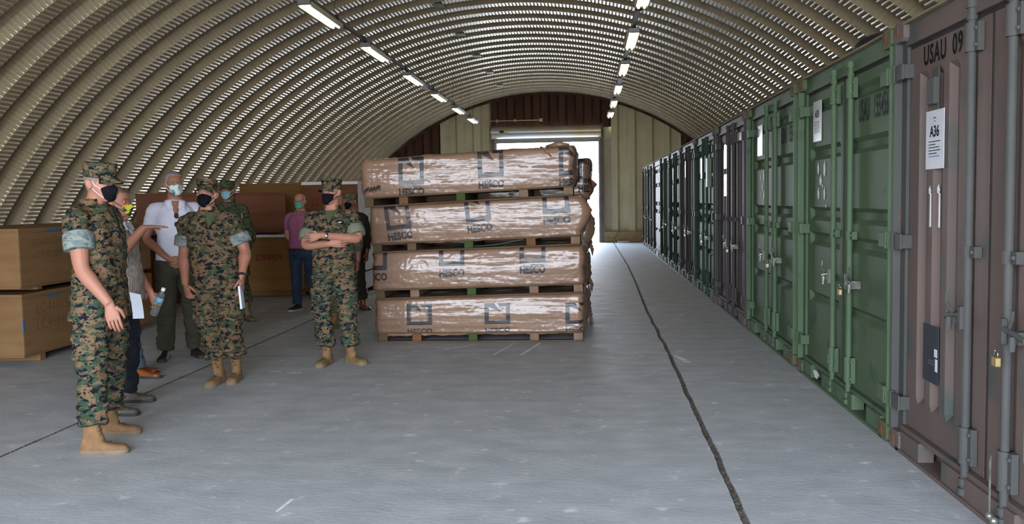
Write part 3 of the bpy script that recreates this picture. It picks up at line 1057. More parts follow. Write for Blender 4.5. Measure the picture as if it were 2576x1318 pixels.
# near pair: corner at X -5.6, Y 8.52, long side runs back along Y to 11.2
for z, h, nm in ((0.0, 0.715, 'lower crate of the nearest stack, pencilled LC4101582 on its long side'), (0.735, 0.635, 'upper crate of the nearest stack, with blue tape under its lid')):
    low = z == 0.0
    e = crate('wooden_crate', -7.05, 8.52, 1.45, 2.70, h, z, 0.0, M_ply, M_plyend if not low else M_ply, nm, skid=0.10 if low else 0.055, skids_y=(0.13, 0.5, 0.87), mside=M_ply)
    # texts on the long side (facing the aisle, +x)
    sx = 1.4515
    if low:
        for zz in (0.50, 0.33):
            lettering('LC4101582', 0.155, (sx, 0.22, zz), (0, 1, 0), (0, 0, 1), M_pencil, e, name='pencil_marking', offset=-0.0035, xs=1.0, spacing=1.05)
        MB().box(sx, sx + .002, 0.42, 0.66, 0.648, 0.668).build('tape_strip', M_bluetape, e)
        MB().box(1.448, sx + .002, -0.002, 0.02, 0.33, 0.46).build('tape_strip', M_bluetape, e)
    else:
        lettering('LC4101551', 0.095, (sx, 0.22, 0.46), (0, 1, 0), (0, 0, 1), M_pencil, e, name='pencil_marking', offset=-0.001, xs=1.1, spacing=1.05)
        lettering('LC4101585', 0.095, (sx, 0.22, 0.33), (0, 1, 0), (0, 0, 1), M_pencil, e, name='pencil_marking', offset=-0.001, xs=1.1, spacing=1.05)
        MB().box(sx + .007, sx + .009, 0.46, 0.70, 0.592, 0.612).build('tape_strip', M_bluetape, e)
    for yy in (0.08, 0.62, 1.3, 2.0, 2.62):
        for zz in (0.18, h - 0.11):
            MB().box(sx, sx + 0.0015, yy, yy + 0.01, zz, zz + 0.01).build('nail_head', M_dark, e)

# stacks behind the group
e = crate('wooden_crate', -6.95, 14.95, 2.14, 2.3, 1.06, 0.0, 0.0, M_plyor, M_plyor, 'orange-brown lower crate stencilled LC4101579 behind the man in pink', skid=0.12, skids_y=(0.12, 0.5, 0.88), mside=M_plywhite)
lettering('LC4101579', 0.145, (1.34, -0.004, 0.62), (1, 0, 0), (0, 0, 1), M_inkred, e, name='red_stencil', offset=0.002, xs=0.68)
e = crate('wooden_crate', -7.08, 13.78, 2.30, 1.10, 0.69, 1.085, R(25), M_plyred, M_plyred, 'red-brown crate with dark sheen stencilled LC410, resting aslant in front of the orange ones', skid=0.05)
lettering('LC410', 0.15, (0.80, -0.004, 0.37), (1, 0, 0), (0, 0, 1), M_inkred, e, name='red_stencil', offset=0.002, xs=0.7)
crate('wooden_crate', -6.27, 16.02, 1.42, 1.2, 0.87, 1.08, 0.0, M_plyor, M_plyor, 'orange-brown crate whose top shows above the red-brown one', skid=0.04)
crate('wooden_crate', -8.0, 13.0, 1.45, 1.5, 1.07, 0.0, 0.0, M_plyred, M_plyred, 'dark brown crate behind the man in the white polo, carrying the red-brown one', skid=0.12)
# block stack right: three tiers, pale long side towards the aisle
for z, h, nm in ((0.0, 0.375, 'lowest tan crate of the stack left of the wrapped bundles'), (0.395, 0.775, 'middle crate with pale ragged side, left of the wrapped bundles'), (1.19, 0.745, 'top crate stencilled in red with pale side, left of the wrapped bundles')):
    e = crate('wooden_crate', -4.79, 15.0, 0.96, 2.3, h, z, 0.0, M_plyred, M_plyred, nm, lid=0.05, skid=0.02 if z else 0.10, mside=M_ply if z == 0 else M_plywhite)
    if z > 1:
        lettering('LC4101', 0.21, (0.16, -0.004, 0.34), (1, 0, 0), (0, 0, 1), M_inkred, e, name='red_stencil', offset=0.002, xs=0.68)

# ================================================================== WRAPPED BUNDLES ON PALLETS
rngs = random.Random(3)


def lerp(a, b, t): return a + (b - a) * t


LOGO = [[(0, 0), (1, 0), (1, .17), (0, .17)], [(0, .17), (.17, .17), (.17, .83), (0, 1)], [(0, 1), (.37, 1), (.64, .58), (.17, .83)],
        [(.84, .17), (1, .17), (1, 1), (.84, .84)], [(.5, 1), (1, 1), (.84, .84), (.60, .84)]]
HES_V, HES_F = text_mesh('HESCO', 1.0, 0.052, 1.0, 1.06)
_mx = max(v[0] for v in HES_V)
HES_V = [(x / _mx, y / 0.72) for x, y in HES_V]


class Bundle:
    def __init__(s, xl, xr, zb, zt, yf, yb, seed, amp=1.0, flare=None, cell=0.012):
        s.xl, s.xr, s.zb, s.zt, s.yf, s.yb, s.seed, s.amp, s.flare = xl, xr, zb, zt, yf, yb, seed, amp, flare
        s.nx = int((xr - xl) / cell)
        s.nz = 34 if cell < 0.02 else 12
        s.F = np.zeros((s.nx + 1, s.nz + 1, 3))
        for i in range(s.nx + 1):
            t = i / s.nx
            for k in range(s.nz + 1):
                s.F[i, k] = s.raw(t, k / s.nz)

    def edges(s, t):
        sd = s.seed
        b = lerp(s.zb[0], s.zb[1], t) + 0.014 * fbm(t * 7, sd, 1) + 0.010 * fbm(t * 23, sd, 2) + 0.004 * fbm(t * 90, sd, 2)
        z = lerp(s.zt[0], s.zt[1], t) + 0.010 * fbm(t * 4, sd, 3) + 0.004 * fbm(t * 30, sd, 4)
        return b, z

    def raw(s, t, v):
        b, z1 = s.edges(t)
        x = lerp(s.xl, s.xr, t)
        z = lerp(b, z1, v)
        sd = s.seed * 3.7
        y = s.yf
        # rounding at top and bottom, pinch at the ends
        r = 0.05
        dt = (z1 - z)
        if dt < r: y += r - math.sqrt(max(0, r * r - (r - dt) ** 2))
        db = (z - b)
        if db < 0.03: y += 0.012 - 0.012 * math.sqrt(max(0, 1 - (1 - db / 0.03) ** 2))
        e = min(x - s.xl, s.xr - x)
        if e < 0.07: y += 0.07 - math.sqrt(max(0, 0.07 ** 2 - (0.07 - e) ** 2))
        low = 1 + 2.2 * math.exp(-db / 0.05) + 1.2 * math.exp(-e / 0.12)
        n = 0.016 * fbm(x * 1.1, z * 3.5, sd) + 0.006 * fbm(x * 0.9 + z, z * 13, sd + 5) + 0.0022 * low * fbm(x * 6, z * 34, sd + 9) + 0.0018 * low * fbm(x * 34, z * 40, sd + 2)
        y -= s.amp * n + 0.018 * math.sin(PI * v)
        # ragged silhouette at both ends
        if t in (0, 1): pass
        f = 0.020 * fbm(z * 9, sd, t * 3) + 0.008 * fbm(z * 40, sd, 1)
        w = max(0, 1 - e / 0.10)
        x += f * w
        if s.flare and t > 0.5:
            x += s.flare * max(0, (t - 0.9) / 0.1) ** 2 * math.sin(PI * min(1, max(0, (1 - v) * 1.15)))
        return (x, y, z)

    def at(s, x, z):
        """front surface point at lateral x and height z (bilinear in the grid)"""
        t = (x - s.xl) / (s.xr - s.xl)
        b, z1 = s.edges(t)
        v = (z - b) / (z1 - b)
        fi, fk = min(max(t * s.nx, 0), s.nx - 1e-6), min(max(v * s.nz, 0), s.nz - 1e-6)
        i, k = int(fi), int(fk)
        a, c = fi - i, fk - k
        F = s.F
        return F[i, k] * (1 - a) * (1 - c) + F[i + 1, k] * a * (1 - c) + F[i, k + 1] * (1 - a) * c + F[i + 1, k + 1] * a * c

    def mesh(s, parent=None, name='film'):
        sections = []
        nd = 10
        for i in range(s.nx + 1):
            t = i / s.nx
            b, z1 = s.edges(t)
            e = min(t, 1 - t) * (s.xr - s.xl)
            inset = 0.05 * max(0, 1 - e / 0.08)
            sec = [tuple(p) for p in s.F[i]]
            yb = s.yb - inset
            for k in range(1, nd):
                q = k / nd
                y = lerp(sec[s.nz][1], yb, q)
                sec.append((lerp(sec[s.nz][0], lerp(s.xl, s.xr, t), min(1, q * 3)), y, z1 + 0.015 * fbm(t * 9, y * 4, s.seed) + 0.012 * math.sin(PI * q)))
            for k in range(0, 6):
                q = k / 5
                sec.append((lerp(s.xl, s.xr, t) + 0.02 * fbm(t * 8, q * 3, s.seed), yb + 0.02 * fbm(t * 12, q * 5, s.seed), lerp(z1 - 0.02, b + 0.02, q)))
            for k in range(0, 5):
                q = k / 4
                sec.append((sec[0][0], lerp(yb - .02, sec[0][1] + .022, q), b + 0.058))
            sections.append(sec)
        mb = MB()
        mb.loft(sections, cap=False)
        # end faces: fan in slightly puckered centres
        n = len(sections[0])
        for si, sx in ((0, -1), (len(sections) - 1, 1)):
            sec = sections[si]
            c = Vector((sum(p[0] for p in sec) / n + sx * 0.0, (s.yf + s.yb) / 2, (s.zb[0] + s.zt[0]) / 2 if si == 0 else (s.zb[1] + s.zt[1]) / 2))
            rings = [sec]
            for q in (0.12, 0.3, 0.5, 0.7, 0.9):
                rings.append([tuple(Vector(p).lerp(c, q) + Vector((sx * (0.035 * math.sin(PI * min(1, q * 1.2)) + 0.03 * fbm(p[1] * 4, p[2] * 9 + q * 3, s.seed)), 0, 0))) for p in sec])
            base = len(mb.v)
            mb.v += [tuple(p) for r_ in rings for p in r_]
            mb.v.append(tuple(c + Vector((sx * 0.02, 0, 0))))
            for a in range(len(rings) - 1):
                for i in range(n):
                    j = (i + 1) % n
                    mb.f.append((base + a * n + i, base + a * n + j, base + (a + 1) * n + j, base + (a + 1) * n + i))
                    mb.m.append(0)
            a = len(rings) - 1
            for i in range(n):
                mb.f.append((base + a * n + i, base + a * n + (i + 1) % n, len(mb.v) - 1))
                mb.m.append(0)
        return mb.build(name, M_film, parent, smooth=True)

    def print_shape(s, polys, parent, name, m, tri=None):
        """drape flat outlines (x, z) over the front, cut into small cells"""
        bm = bmesh.new()
        if tri is not None:
            vs = [bm.verts.new((x, 0, z)) for x, z in polys]
            for f in tri:
                try: bm.faces.new([vs[i] for i in f])
                except ValueError: pass
        else:
            for p in polys:
                bm.faces.new([bm.verts.new((x, 0, z)) for x, z in p])
        xs = [v.co.x for v in bm.verts]
        zs = [v.co.z for v in bm.verts]
        if not xs:
            return
        x = math.ceil(min(xs) / 0.02) * 0.02
        while x < max(xs):
            bmesh.ops.bisect_plane(bm, geom=bm.verts[:] + bm.edges[:] + bm.faces[:], plane_co=(x, 0, 0), plane_no=(1, 0, 0))
            x += 0.02
        z = math.ceil(min(zs) / 0.012) * 0.012
        while z < max(zs):
            bmesh.ops.bisect_plane(bm, geom=bm.verts[:] + bm.edges[:] + bm.faces[:], plane_co=(0, 0, z), plane_no=(0, 0, 1))
            z += 0.012
        dead = []
        for f in bm.faces:
            c = f.calc_center_median()
            t = (c.x - s.xl) / (s.xr - s.xl)
            if t < 0.005 or t > 0.998:
                dead.append(f)
                continue
            b, z1 = s.edges(t)
            if c.z < b + 0.004 or c.z > z1 - 0.006:
                dead.append(f)
        bmesh.ops.delete(bm, geom=dead, context='FACES')
        for v in bm.verts:
            p = s.at(v.co.x, v.co.z)
            v.co = Vector(p) + Vector((0, -0.0035, 0.0))
        me = bpy.data.meshes.new(name)
        bm.to_mesh(me)
        bm.free()
        me.materials.append(m)
        me.polygons.foreach_set('use_smooth', [True] * len(me.polygons))
        return inst(name, me, parent=parent)

    def logo(s, parent, ox, oz, w, h, skew=0.0, tilt=0.0, squash=1.0):
        """ox, oz: lower left of the word; skew: x drift per height; tilt: z rise per width"""
        def P(u, v): return (ox + u * w + skew * v * h, oz + v * h + tilt * u * w)
        th = 0.19 * squash
        s.print_shape([[P(u, 0.27 + 0.73 * v) for u, v in p] for p in LOGO], parent, 'printed_mark', M_printed)
        s.print_shape([P(u, v * th) for u, v in HES_V], parent, 'printed_word', M_printed, tri=HES_F)


def pallet(xl, xr, yf, yb, z, tilt, label, k, blocks=(M_timber, M_timberor, M_timbergr, M_timberpk, M_timberpk)):
    e = empty('pallet', (xl, yf, z), label=label, cat='pallet', group='pallets under the wrapped bundles')
    e.rotation_euler = (0, -math.atan2(tilt, xr - xl), 0)
    L_ = xr - xl
    D_ = yb - yf
    for q, m in zip((0.0, 0.168, 0.445, 0.745, 0.957), blocks):
        x = q * L_
        MB().box(x, x + 0.10, 0.0, D_, 0.018, 0.095, bev=.003).build('stringer', m, e)
    for q in (0.0, 0.46, 0.92):
        y = q * D_
        MB().box(0, L_, y - .004, y + 0.09, 0, 0.017, bev=.002).build('deck_board', M_timber, e)
    for q in (0.0, 0.185, 0.37, 0.555, 0.74, 0.925):
        y = q * D_
        MB().box(0, L_, y + .004, y + 0.10, 0.096, 0.113, bev=.002).build('deck_board', M_timber, e)
    return e


YF = 9.96
LV = [  # xl, xr, (zb l, r), (zt l, r), pallet z, tilt, seed, flare
    (-2.385, -0.045, (0.060, 0.088), (0.485, 0.545), 0.0, 0.004, 1, None),
    (-2.400, -0.035, (0.585, 0.635), (1.020, 1.070), 0.485, 0.055, 2, None),
    (-2.420, -0.060, (1.085, 1.165), (1.525, 1.620), 1.005, 0.065, 5, 0.10),
    (-2.500, -0.130, (1.610, 1.705), (2.050, 2.165), 1.515, 0.095, 9, None)]
WHERE = ['bottom', 'second', 'third', 'top']
LOGOS = [  # per level: (ox, oz, w, h, skew, tilt, squash)
    [(-2.02, 0.106, .285, .325, 0, .01, .72), (-1.145, 0.112, .285, .32, 0, .02, .72), (-0.248, 0.112, .285, .32, 0, .02, .8)],
    [(-2.52, 0.695, .29, .42, 0.0, .03, 1), (-1.645, 0.735, .285, .42, 0.0, .03, 1), (-0.745, 0.762, .285, .42, 0, .04, 1)],
    [(-2.205, 1.145, .28, .40, -0.13, .11, 1), (-1.315, 1.215, .28, .41, -0.11, .12, 1), (-0.475, 1.300, .285, .41, -0.04, .05, 1)],
    [(-2.075, 1.640, .285, .42, 0, .035, 1), (-1.185, 1.705, .285, .42, -0.02, .06, 1), (-0.298, 1.715, .285, .42, 0, .05, 1)]]
for li, (xl, xr, zb, zt, pz, tl, sd, fl) in enumerate(LV):
    e = empty('wrapped_bundle', ((xl + xr) / 2, (YF + 11.1) / 2, 0), label='tan film-wrapped bundle printed with square marks, %s of the front stack of four' % WHERE[li], cat='bundle', group='wrapped bundles of the front stack')
    B = Bundle(xl, xr, zb, zt, YF, 11.08, sd, flare=fl)
    f = B.mesh()
    f.parent = e
    off = Vector(e.location)
    f.location = -off
    for lg in LOGOS[li]:
        B.logo(f, *lg)
    pallet(xl + 0.04, xr - 0.015, YF - 0.02, 11.1, pz, tl, 'timber pallet with a green middle stringer, %s of the front stack' % WHERE[li], li,
           blocks=((M_timber, M_timberor, M_timbergr, M_timberpk, M_timberpk), (M_timber, M_timberpk, M_timbergr, M_timberpk, M_timberpk), (M_timber, M_timber, M_timbergr, M_timberor, M_timberpk), (M_timber, M_timberor, M_timbergr, M_timberpk, M_timberpk))[li])
    if li == 3:
        # loose folds and torn film at the top right and the lower left
        mb = MB()
        for (x0, z0, x1, z1, w) in ((-0.50, 2.150, -0.38, 2.04, .022), (-0.44, 2.150, -0.18, 2.165, .03)):
            mb.tube([(x0, YF + .05, z0), ((x0 + x1) / 2, YF - 0.035, (z0 + z1) / 2 + .015), (x1, YF - 0.02, z1)], [(w * .5, .008), (w, .012), (w * .4, .006)], 8, ref=(0, 0, 1))
        mb.build('film_fold', M_film, f, smooth=True)
        mb = MB()
        for k_ in range(16):
            x = -2.47 + 0.012 * k_ + .01 * fbm(k_, 1, 1)
            z = 1.70 + 0.035 * fbm(k_ * 3.3, 2, 1) + 0.003 * k_
            y = B.at(x, z)[1] - 0.006
            mb.add([(x, y, z), (x + .006, y, z + .030), (x + 0.014, y - .004, z + .015), (x + .006, y - .003, z - .035)], [(0, 1, 2, 3)])
        mb.build('torn_film', M_printed, f)
    if li == 2:
        mb = MB()
        mb.tube([(-1.35, YF + .06, 1.06), (-1.0, YF + .02, 1.085), (-0.72, YF + .04, 1.135), (-0.6, YF + .2, 1.16)], [(.004, .012)] * 4, 6)
        mb.build('strap', mat('green_strap', (0.05, 0.16, 0.13), rough=0.5), f)

# the stack behind
LB = [(-2.45, -0.00, (0.06, 0.06), (0.43, 0.44), 0.0), (-2.45, 0.01, (0.50, 0.50), (0.88, 0.89), 0.44), (-2.45, 0.02, (0.95, 0.95), (1.42, 1.43), 0.89), (-2.4, 0.035, (1.53, 1.56), (2.04, 2.075), 1.45)]
for li, (xl, xr, zb, zt, pz) in enumerate(LB):
    e = empty('wrapped_bundle', ((xl + xr) / 2, 11.8, 0), label='tan film-wrapped bundle in shade, %s of the stack behind the front one' % WHERE[li], cat='bundle', group='wrapped bundles of the rear stack')
    B = Bundle(xl, xr, zb, zt, 11.22, 12.36, 20 + li, amp=1.6, flare=0.0 if li != 2 else 0.07, cell=0.03)
    f = B.mesh()
    f.parent = e
    f.location = -Vector(e.location)
    if li == 3: B.logo(f, -0.10, 1.66, .285, .42, 0, 0, 1)
    pallet(xl + 0.03, xr - 0.02, 11.2, 12.38, pz, 0.01, 'timber pallet in shade, %s of the rear stack' % WHERE[li], li)
    # ragged film hanging at the aisle end
    mb = MB()
    for k_ in range(9):
        y = 11.2 + 0.13 * k_
        z = zb[1] + (0.25 if li == 3 else 0.02) + 0.03 * fbm(k_ * 2.1, li, 3)
        x = xr + 0.03
        dl = 0.10 + 0.07 * fbm(k_ * 1.7, li, 8)
        ex = 0.02 + (0.10 if li in (3,) else 0.03) * abs(fbm(k_ * 2.9, li, 5))
        vs = [(x - .03, y, z + .05), (x + ex, y + .01, z - dl * .5), (x + ex * .6, y + .05, z - dl), (x, y + 0.12, z - dl * .3), (x - .03, y + .13, z + .05)]
        vs2 = [(a + .006, b + .002, c) for a, b, c in vs]
        mb.add(vs + vs2, [(0, 1, 2, 3, 4), (9, 8, 7, 6, 5), (0, 5, 6, 1), (1, 6, 7, 2), (2, 7, 8, 3), (3, 8, 9, 4)])
    mb.build('torn_film', M_film, f)
# ================================================================== PEOPLE


def skin_mat(name, c, red=(0.42, 0.14, 0.09)):
    return mat(name, c, tuple(min(1, a * .82 + b * .18) for a, b in zip(c, red)), scale=9, rough=0.55, spec=0.35, bump=0.08, bscale=60, lo=0.35, hi=0.7)


SK_A = skin_mat('skin_fair', (0.345, 0.158, 0.103))
SK_B = skin_mat('skin_ruddy', (0.31, 0.135, 0.086))
SK_C = skin_mat('skin_tanned', (0.235, 0.105, 0.062))
M_hair = mat('hair_cropped', (0.20, 0.135, 0.115), (0.26, 0.18, 0.15), scale=60, rough=0.8)
M_hairgrey = mat('hair_grey', (0.24, 0.22, 0.20), (0.15, 0.135, 0.12), scale=70, rough=0.8)
M_hairbrown = mat('hair_brown', (0.10, 0.06, 0.04), (0.14, 0.09, 0.06), scale=60, rough=0.8)
M_eyew = mat('eye_white', (0.36, 0.31, 0.29), rough=0.3)
M_iris = mat('iris_dark', (0.035, 0.045, 0.05), rough=0.15)
TAN = (0.145, 0.089, 0.047)
C_WD = camo('woodland_digital', TAN, [((0.038, 0.052, 0.028), 0.51, 0.8), ((0.100, 0.058, 0.032), 0.60, 1.3), ((0.007, 0.008, 0.011), 0.552, 1.0)])
C_WDG = camo('woodland_digital_green', (0.150, 0.098, 0.052), [((0.034, 0.058, 0.036), 0.495, 0.8), ((0.090, 0.055, 0.030), 0.62, 1.3), ((0.008, 0.008, 0.014), 0.562, 1.0)], seed=3.0)
C_NV = camo('green_digital', (0.085, 0.090, 0.040), [((0.040, 0.060, 0.028), 0.48, 0.8), ((0.10, 0.085, 0.05), 0.60, 1.2), ((0.010, 0.012, 0.010), 0.575, 1.1)], seed=5.0)
C_AR = camo('tan_green_camo', (0.14, 0.12, 0.07), [((0.075, 0.085, 0.045), 0.5, 0.5), ((0.09, 0.05, 0.03), 0.6, 0.7)], cell=(0.003, 0.003, 0.003), seed=8.0)
C_CUFF = camo('pale_inside_camo', (0.215, 0.235, 0.205), [((0.135, 0.165, 0.160), 0.50, 0.8), ((0.09, 0.115, 0.12), 0.60, 1.2)], seed=9.0)
M_cuffgreen = mat('sage_cuff', (0.170, 0.178, 0.125), (0.145, 0.152, 0.105), scale=40, rough=0.9)
M_olive = mat('olive_tshirt', (0.070, 0.076, 0.036), (0.060, 0.066, 0.030), scale=30, rough=0.95)
M_browntee = mat('brown_tshirt', (0.10, 0.06, 0.045), rough=0.95)
M_maskblk = mat('mask_black', (0.006, 0.006, 0.008), (0.009, 0.009, 0.011), scale=30, rough=0.9, bump=0.3, spec=0.05)
M_maskblue = mat('mask_blue', (0.26, 0.47, 0.58), (0.22, 0.42, 0.54), scale=12, rough=0.75, stretch=(1, 1, 6))
M_maskgrn = mat('mask_green', (0.09, 0.40, 0.28), (0.07, 0.34, 0.24), scale=12, rough=0.75, stretch=(1, 1, 6))
M_strap = mat('white_strap', (0.75, 0.75, 0.76), rough=0.7)
M_polo = mat('white_polo', (0.55, 0.54, 0.62), (0.50, 0.49, 0.57), scale=8, rough=0.9)
M_pink = mat('pink_shirt', (0.30, 0.095, 0.165), (0.25, 0.080, 0.14), scale=40, rough=0.9)
M_ribbed = mat('ribbed_beige_knit', (0.36, 0.31, 0.27), (0.20, 0.17, 0.15), scale=2.0, stretch=(55, 55, 0.5), detail=0, rough=0.95, lo=.42, hi=.58)
M_navy = mat('dark_jeans', (0.014, 0.016, 0.024), (0.020, 0.023, 0.033), scale=10, rough=0.9)
M_jeans = mat('blue_jeans', (0.016, 0.030, 0.058), (0.030, 0.052, 0.090), scale=8, rough=0.9)
M_slategrey = mat('grey_blue_jeans', (0.075, 0.095, 0.125), (0.055, 0.07, 0.10), scale=8, rough=0.9)
M_trsolive = mat('olive_trousers', (0.042, 0.038, 0.024), (0.032, 0.029, 0.018), scale=7, rough=0.9)
M_boot = mat('suede_boot', (0.225, 0.128, 0.060), (0.175, 0.098, 0.045), scale=22, rough=0.92, bump=0.5, bscale=70)
M_boottoe = mat('boot_toe_olive', (0.16, 0.12, 0.045), (0.13, 0.10, 0.035), scale=14, rough=0.55)
M_sole = mat('boot_sole', (0.20, 0.145, 0.095), (0.16, 0.115, 0.075), scale=20, rough=0.9)
M_solebr = mat('boot_sole_brown', (0.10, 0.055, 0.035), rough=0.85)
M_lace = mat('lace_dark', (0.055, 0.05, 0.03), rough=0.9)
M_shoegrey = mat('hiking_shoe', (0.13, 0.115, 0.09), (0.08, 0.07, 0.058), scale=16, rough=0.85)
M_shoeblk = mat('black_shoe', (0.020, 0.016, 0.014), (0.028, 0.022, 0.019), scale=10, rough=0.6)
M_shoebrn = mat('tan_leather_shoe', (0.25, 0.065, 0.018), (0.18, 0.045, 0.012), scale=10, rough=0.3, coat=0.4)
M_solewht = mat('pale_sole', (0.35, 0.33, 0.30), rough=0.8)


def pattern_mask(name, base, cols, scale):
    m = bpy.data.materials.new(name)
    m.use_nodes = True
    nt = m.node_tree
    L = nt.links
    b = nt.nodes['Principled BSDF']
    b.inputs['Roughness'].default_value = 0.8
    tc = _n(nt, 'ShaderNodeTexCoord')
    vo = _n(nt, 'ShaderNodeTexVoronoi')
    vo.inputs['Scale'].default_value = scale
    L.new(tc.outputs['Object'], vo.inputs['Vector'])
    rp = _n(nt, 'ShaderNodeValToRGB')
    rp.color_ramp.interpolation = 'CONSTANT'
    sp = _n(nt, 'ShaderNodeSeparateColor')
    L.new(vo.outputs['Color'], sp.inputs[0])
    L.new(sp.outputs[0], rp.inputs[0])
    cr = rp.color_ramp
    cr.elements[0].position = 0
    cr.elements[0].color = (*base, 1)
    cr.elements[1].position = cols[0][1]
    cr.elements[1].color = (*cols[0][0], 1)
    for c, p in cols[1:]:
        e = cr.elements.new(p)
        e.color = (*c, 1)
    L.new(rp.outputs[0], b.inputs['Base Color'])
    return m


M_maskpat = pattern_mask('mask_blue_yellow_pattern', (0.52, 0.58, 0.52), [((0.03, 0.16, 0.26), 0.45), ((0.55, 0.60, 0.56), 0.62), ((0.55, 0.42, 0.12), 0.86), ((0.10, 0.28, 0.32), 0.92)], 34)
M_maskcol = pattern_mask('mask_multicolour', (0.02, 0.13, 0.03), [((0.50, 0.40, 0.03), 0.22), ((0.45, 0.03, 0.02), 0.45), ((0.01, 0.01, 0.01), 0.60), ((0.58, 0.22, 0.02), 0.72), ((0.04, 0.20, 0.04), 0.85)], 38)


def remeshed(mb, voxel, smooth_it=0, deci=None):
    """one closed skin around everything in mb"""
    me = mb.mesh('tmp', SK_A)
    o = bpy.data.objects.new('tmp', me)
    COL.objects.link(o)
    md = o.modifiers.new('r', 'REMESH')
    md.mode = 'VOXEL'
    md.voxel_size = voxel
    if smooth_it:
        ms = o.modifiers.new('s', 'SMOOTH')
        ms.factor = 0.5
        ms.iterations = smooth_it
    if deci:
        mdc = o.modifiers.new('d', 'DECIMATE')
        mdc.ratio = deci
    dg = bpy.context.evaluated_depsgraph_get()
    out = bpy.data.meshes.new_from_object(o.evaluated_get(dg))
    bpy.data.objects.remove(o)
    bpy.data.meshes.remove(me)
    return out


def finish(me, name, m, parent, wrinkle=None):
    me.name = name
    me.materials.clear()
    me.materials.append(m)
    n = len(me.vertices)
    if wrinkle:
        co = np.empty(n * 3, dtype=np.float32)
        me.vertices.foreach_get('co', co)
        no = np.empty(n * 3, dtype=np.float32)
        me.vertices.foreach_get('normal', no)
        co = co.reshape(-1, 3)
        no = no.reshape(-1, 3)
        d = np.array([wrinkle(*p) for p in co.tolist()], dtype=np.float32)
        co += no * d[:, None]
        me.vertices.foreach_set('co', co.ravel())
    me.polygons.foreach_set('material_index', [0] * len(me.polygons))
    me.polygons.foreach_set('use_smooth', [True] * len(me.polygons))
    me.update()
    return inst(name, me, parent=parent)


def V3(*a): return Vector(a[0] if len(a) == 1 else a)


def spline(pts, rad, sub=4):
    """smooth the polyline and its radii a little (Catmull-Rom)"""
    P_ = [Vector(p) for p in pts]
    Q = [(r if hasattr(r, '__len__') else (r, r)) for r in rad]
    op, orr = [], []
    n = len(P_)
    for i in range(n - 1):
        p0, p1, p2, p3 = P_[max(i - 1, 0)], P_[i], P_[i + 1], P_[min(i + 2, n - 1)]
        for k in range(sub):
            t = k / sub
            op.append(0.5 * ((2 * p1) + (p2 - p0) * t + (2 * p0 - 5 * p1 + 4 * p2 - p3) * t * t + (3 * p1 - p0 - 3 * p2 + p3) * t ** 3))
            orr.append((lerp(Q[i][0], Q[i + 1][0], t), lerp(Q[i][1], Q[i + 1][1], t)))
    op.append(P_[-1])
    orr.append(Q[-1])
    return op, orr


def limb(mb, pts, rad, n=14, sub=4, ref=None):
    p, r = spline(pts, rad, sub)
    mb.tube(p, r, n, ref=ref)
    return mb


def slab_rings(rows, n=28, p=2.4):
    """rows (z, cx, cy, rx, ry) -> rings"""
    out = []
    for z, cx, cy, rx, ry in rows:
        ring = []
        for i in range(n):
            a = 2 * PI * i / n
            c, s = math.cos(a), math.sin(a)
            ring.append((cx + rx * math.copysign(abs(c) ** (2 / p), c), cy + ry * math.copysign(abs(s) ** (2 / p), s), z))
        out.append(ring)
    return out


def rows_interp(rows, z):
    for a, b in zip(rows, rows[1:]):
        lo_, hi_ = (a, b) if a[0] < b[0] else (b, a)
        if lo_[0] <= z <= hi_[0]:
            t = (z - lo_[0]) / (hi_[0] - lo_[0])
            return [lerp(u, v, t) for u, v in zip(lo_, hi_)]
    return list(rows[0] if abs(z - rows[0][0]) < abs(z - rows[-1][0]) else rows[-1])


# ---- head, in its own space: z 0 at the chin, y forward, about 0.235 high
HH = 0.238
HEAD = [  # z/HH, front y, back y, half width
    (0.00, 0.058, -0.015, 0.020), (0.03, 0.078, -0.028, 0.034), (0.10, 0.087, -0.045, 0.048), (0.20, 0.086, -0.062, 0.058), (0.30, 0.083, -0.076, 0.065),
    (0.40, 0.083, -0.087, 0.069), (0.50, 0.079, -0.094, 0.072), (0.58, 0.086, -0.098, 0.0735), (0.68, 0.085, -0.100, 0.0755), (0.78, 0.077, -0.097, 0.0745),
    (0.87, 0.060, -0.086, 0.066), (0.94, 0.038, -0.064, 0.049), (0.985, 0.012, -0.035, 0.026), (1.0, -0.005, -0.018, 0.008)]


def head_row(zn):
    for a, b in zip(HEAD, HEAD[1:]):
        if a[0] <= zn <= b[0]:
            t = (zn - a[0]) / (b[0] - a[0])
            t = t
            return [lerp(u, v, t) for u, v in zip(a, b)]
    return list(HEAD[0] if zn < 0 else HEAD[-1])


def head_pt(zn, a, off=0.0, face=True):
    """surface point at normalised height and angle a (0 = straight ahead, + towards +x)"""
    _, yf, yb, hw = head_row(zn)
    cy = (yf + yb) / 2
    ry = (yf - yb) / 2
    p = 2.25
    s, c = math.sin(a), math.cos(a)
    x = (hw + off) * math.copysign(abs(s) ** (2 / p), s)
    y = cy + (ry + off) * math.copysign(abs(c) ** (2 / p), c)
    if face and c > 0:
        for ex in (-0.031, 0.031):
            y -= 0.009 * math.exp(-((x - ex) / 0.015) ** 2 - ((zn - 0.495) / 0.055) ** 2)
        y += 0.004 * math.exp(-(x / 0.05) ** 2 - ((zn - 0.585) / 0.035) ** 2)
        y -= 0.004 * math.exp(-(x / 0.02) ** 2 - ((zn - 0.145) / 0.03) ** 2)
    return Vector((x, y, zn * HH))


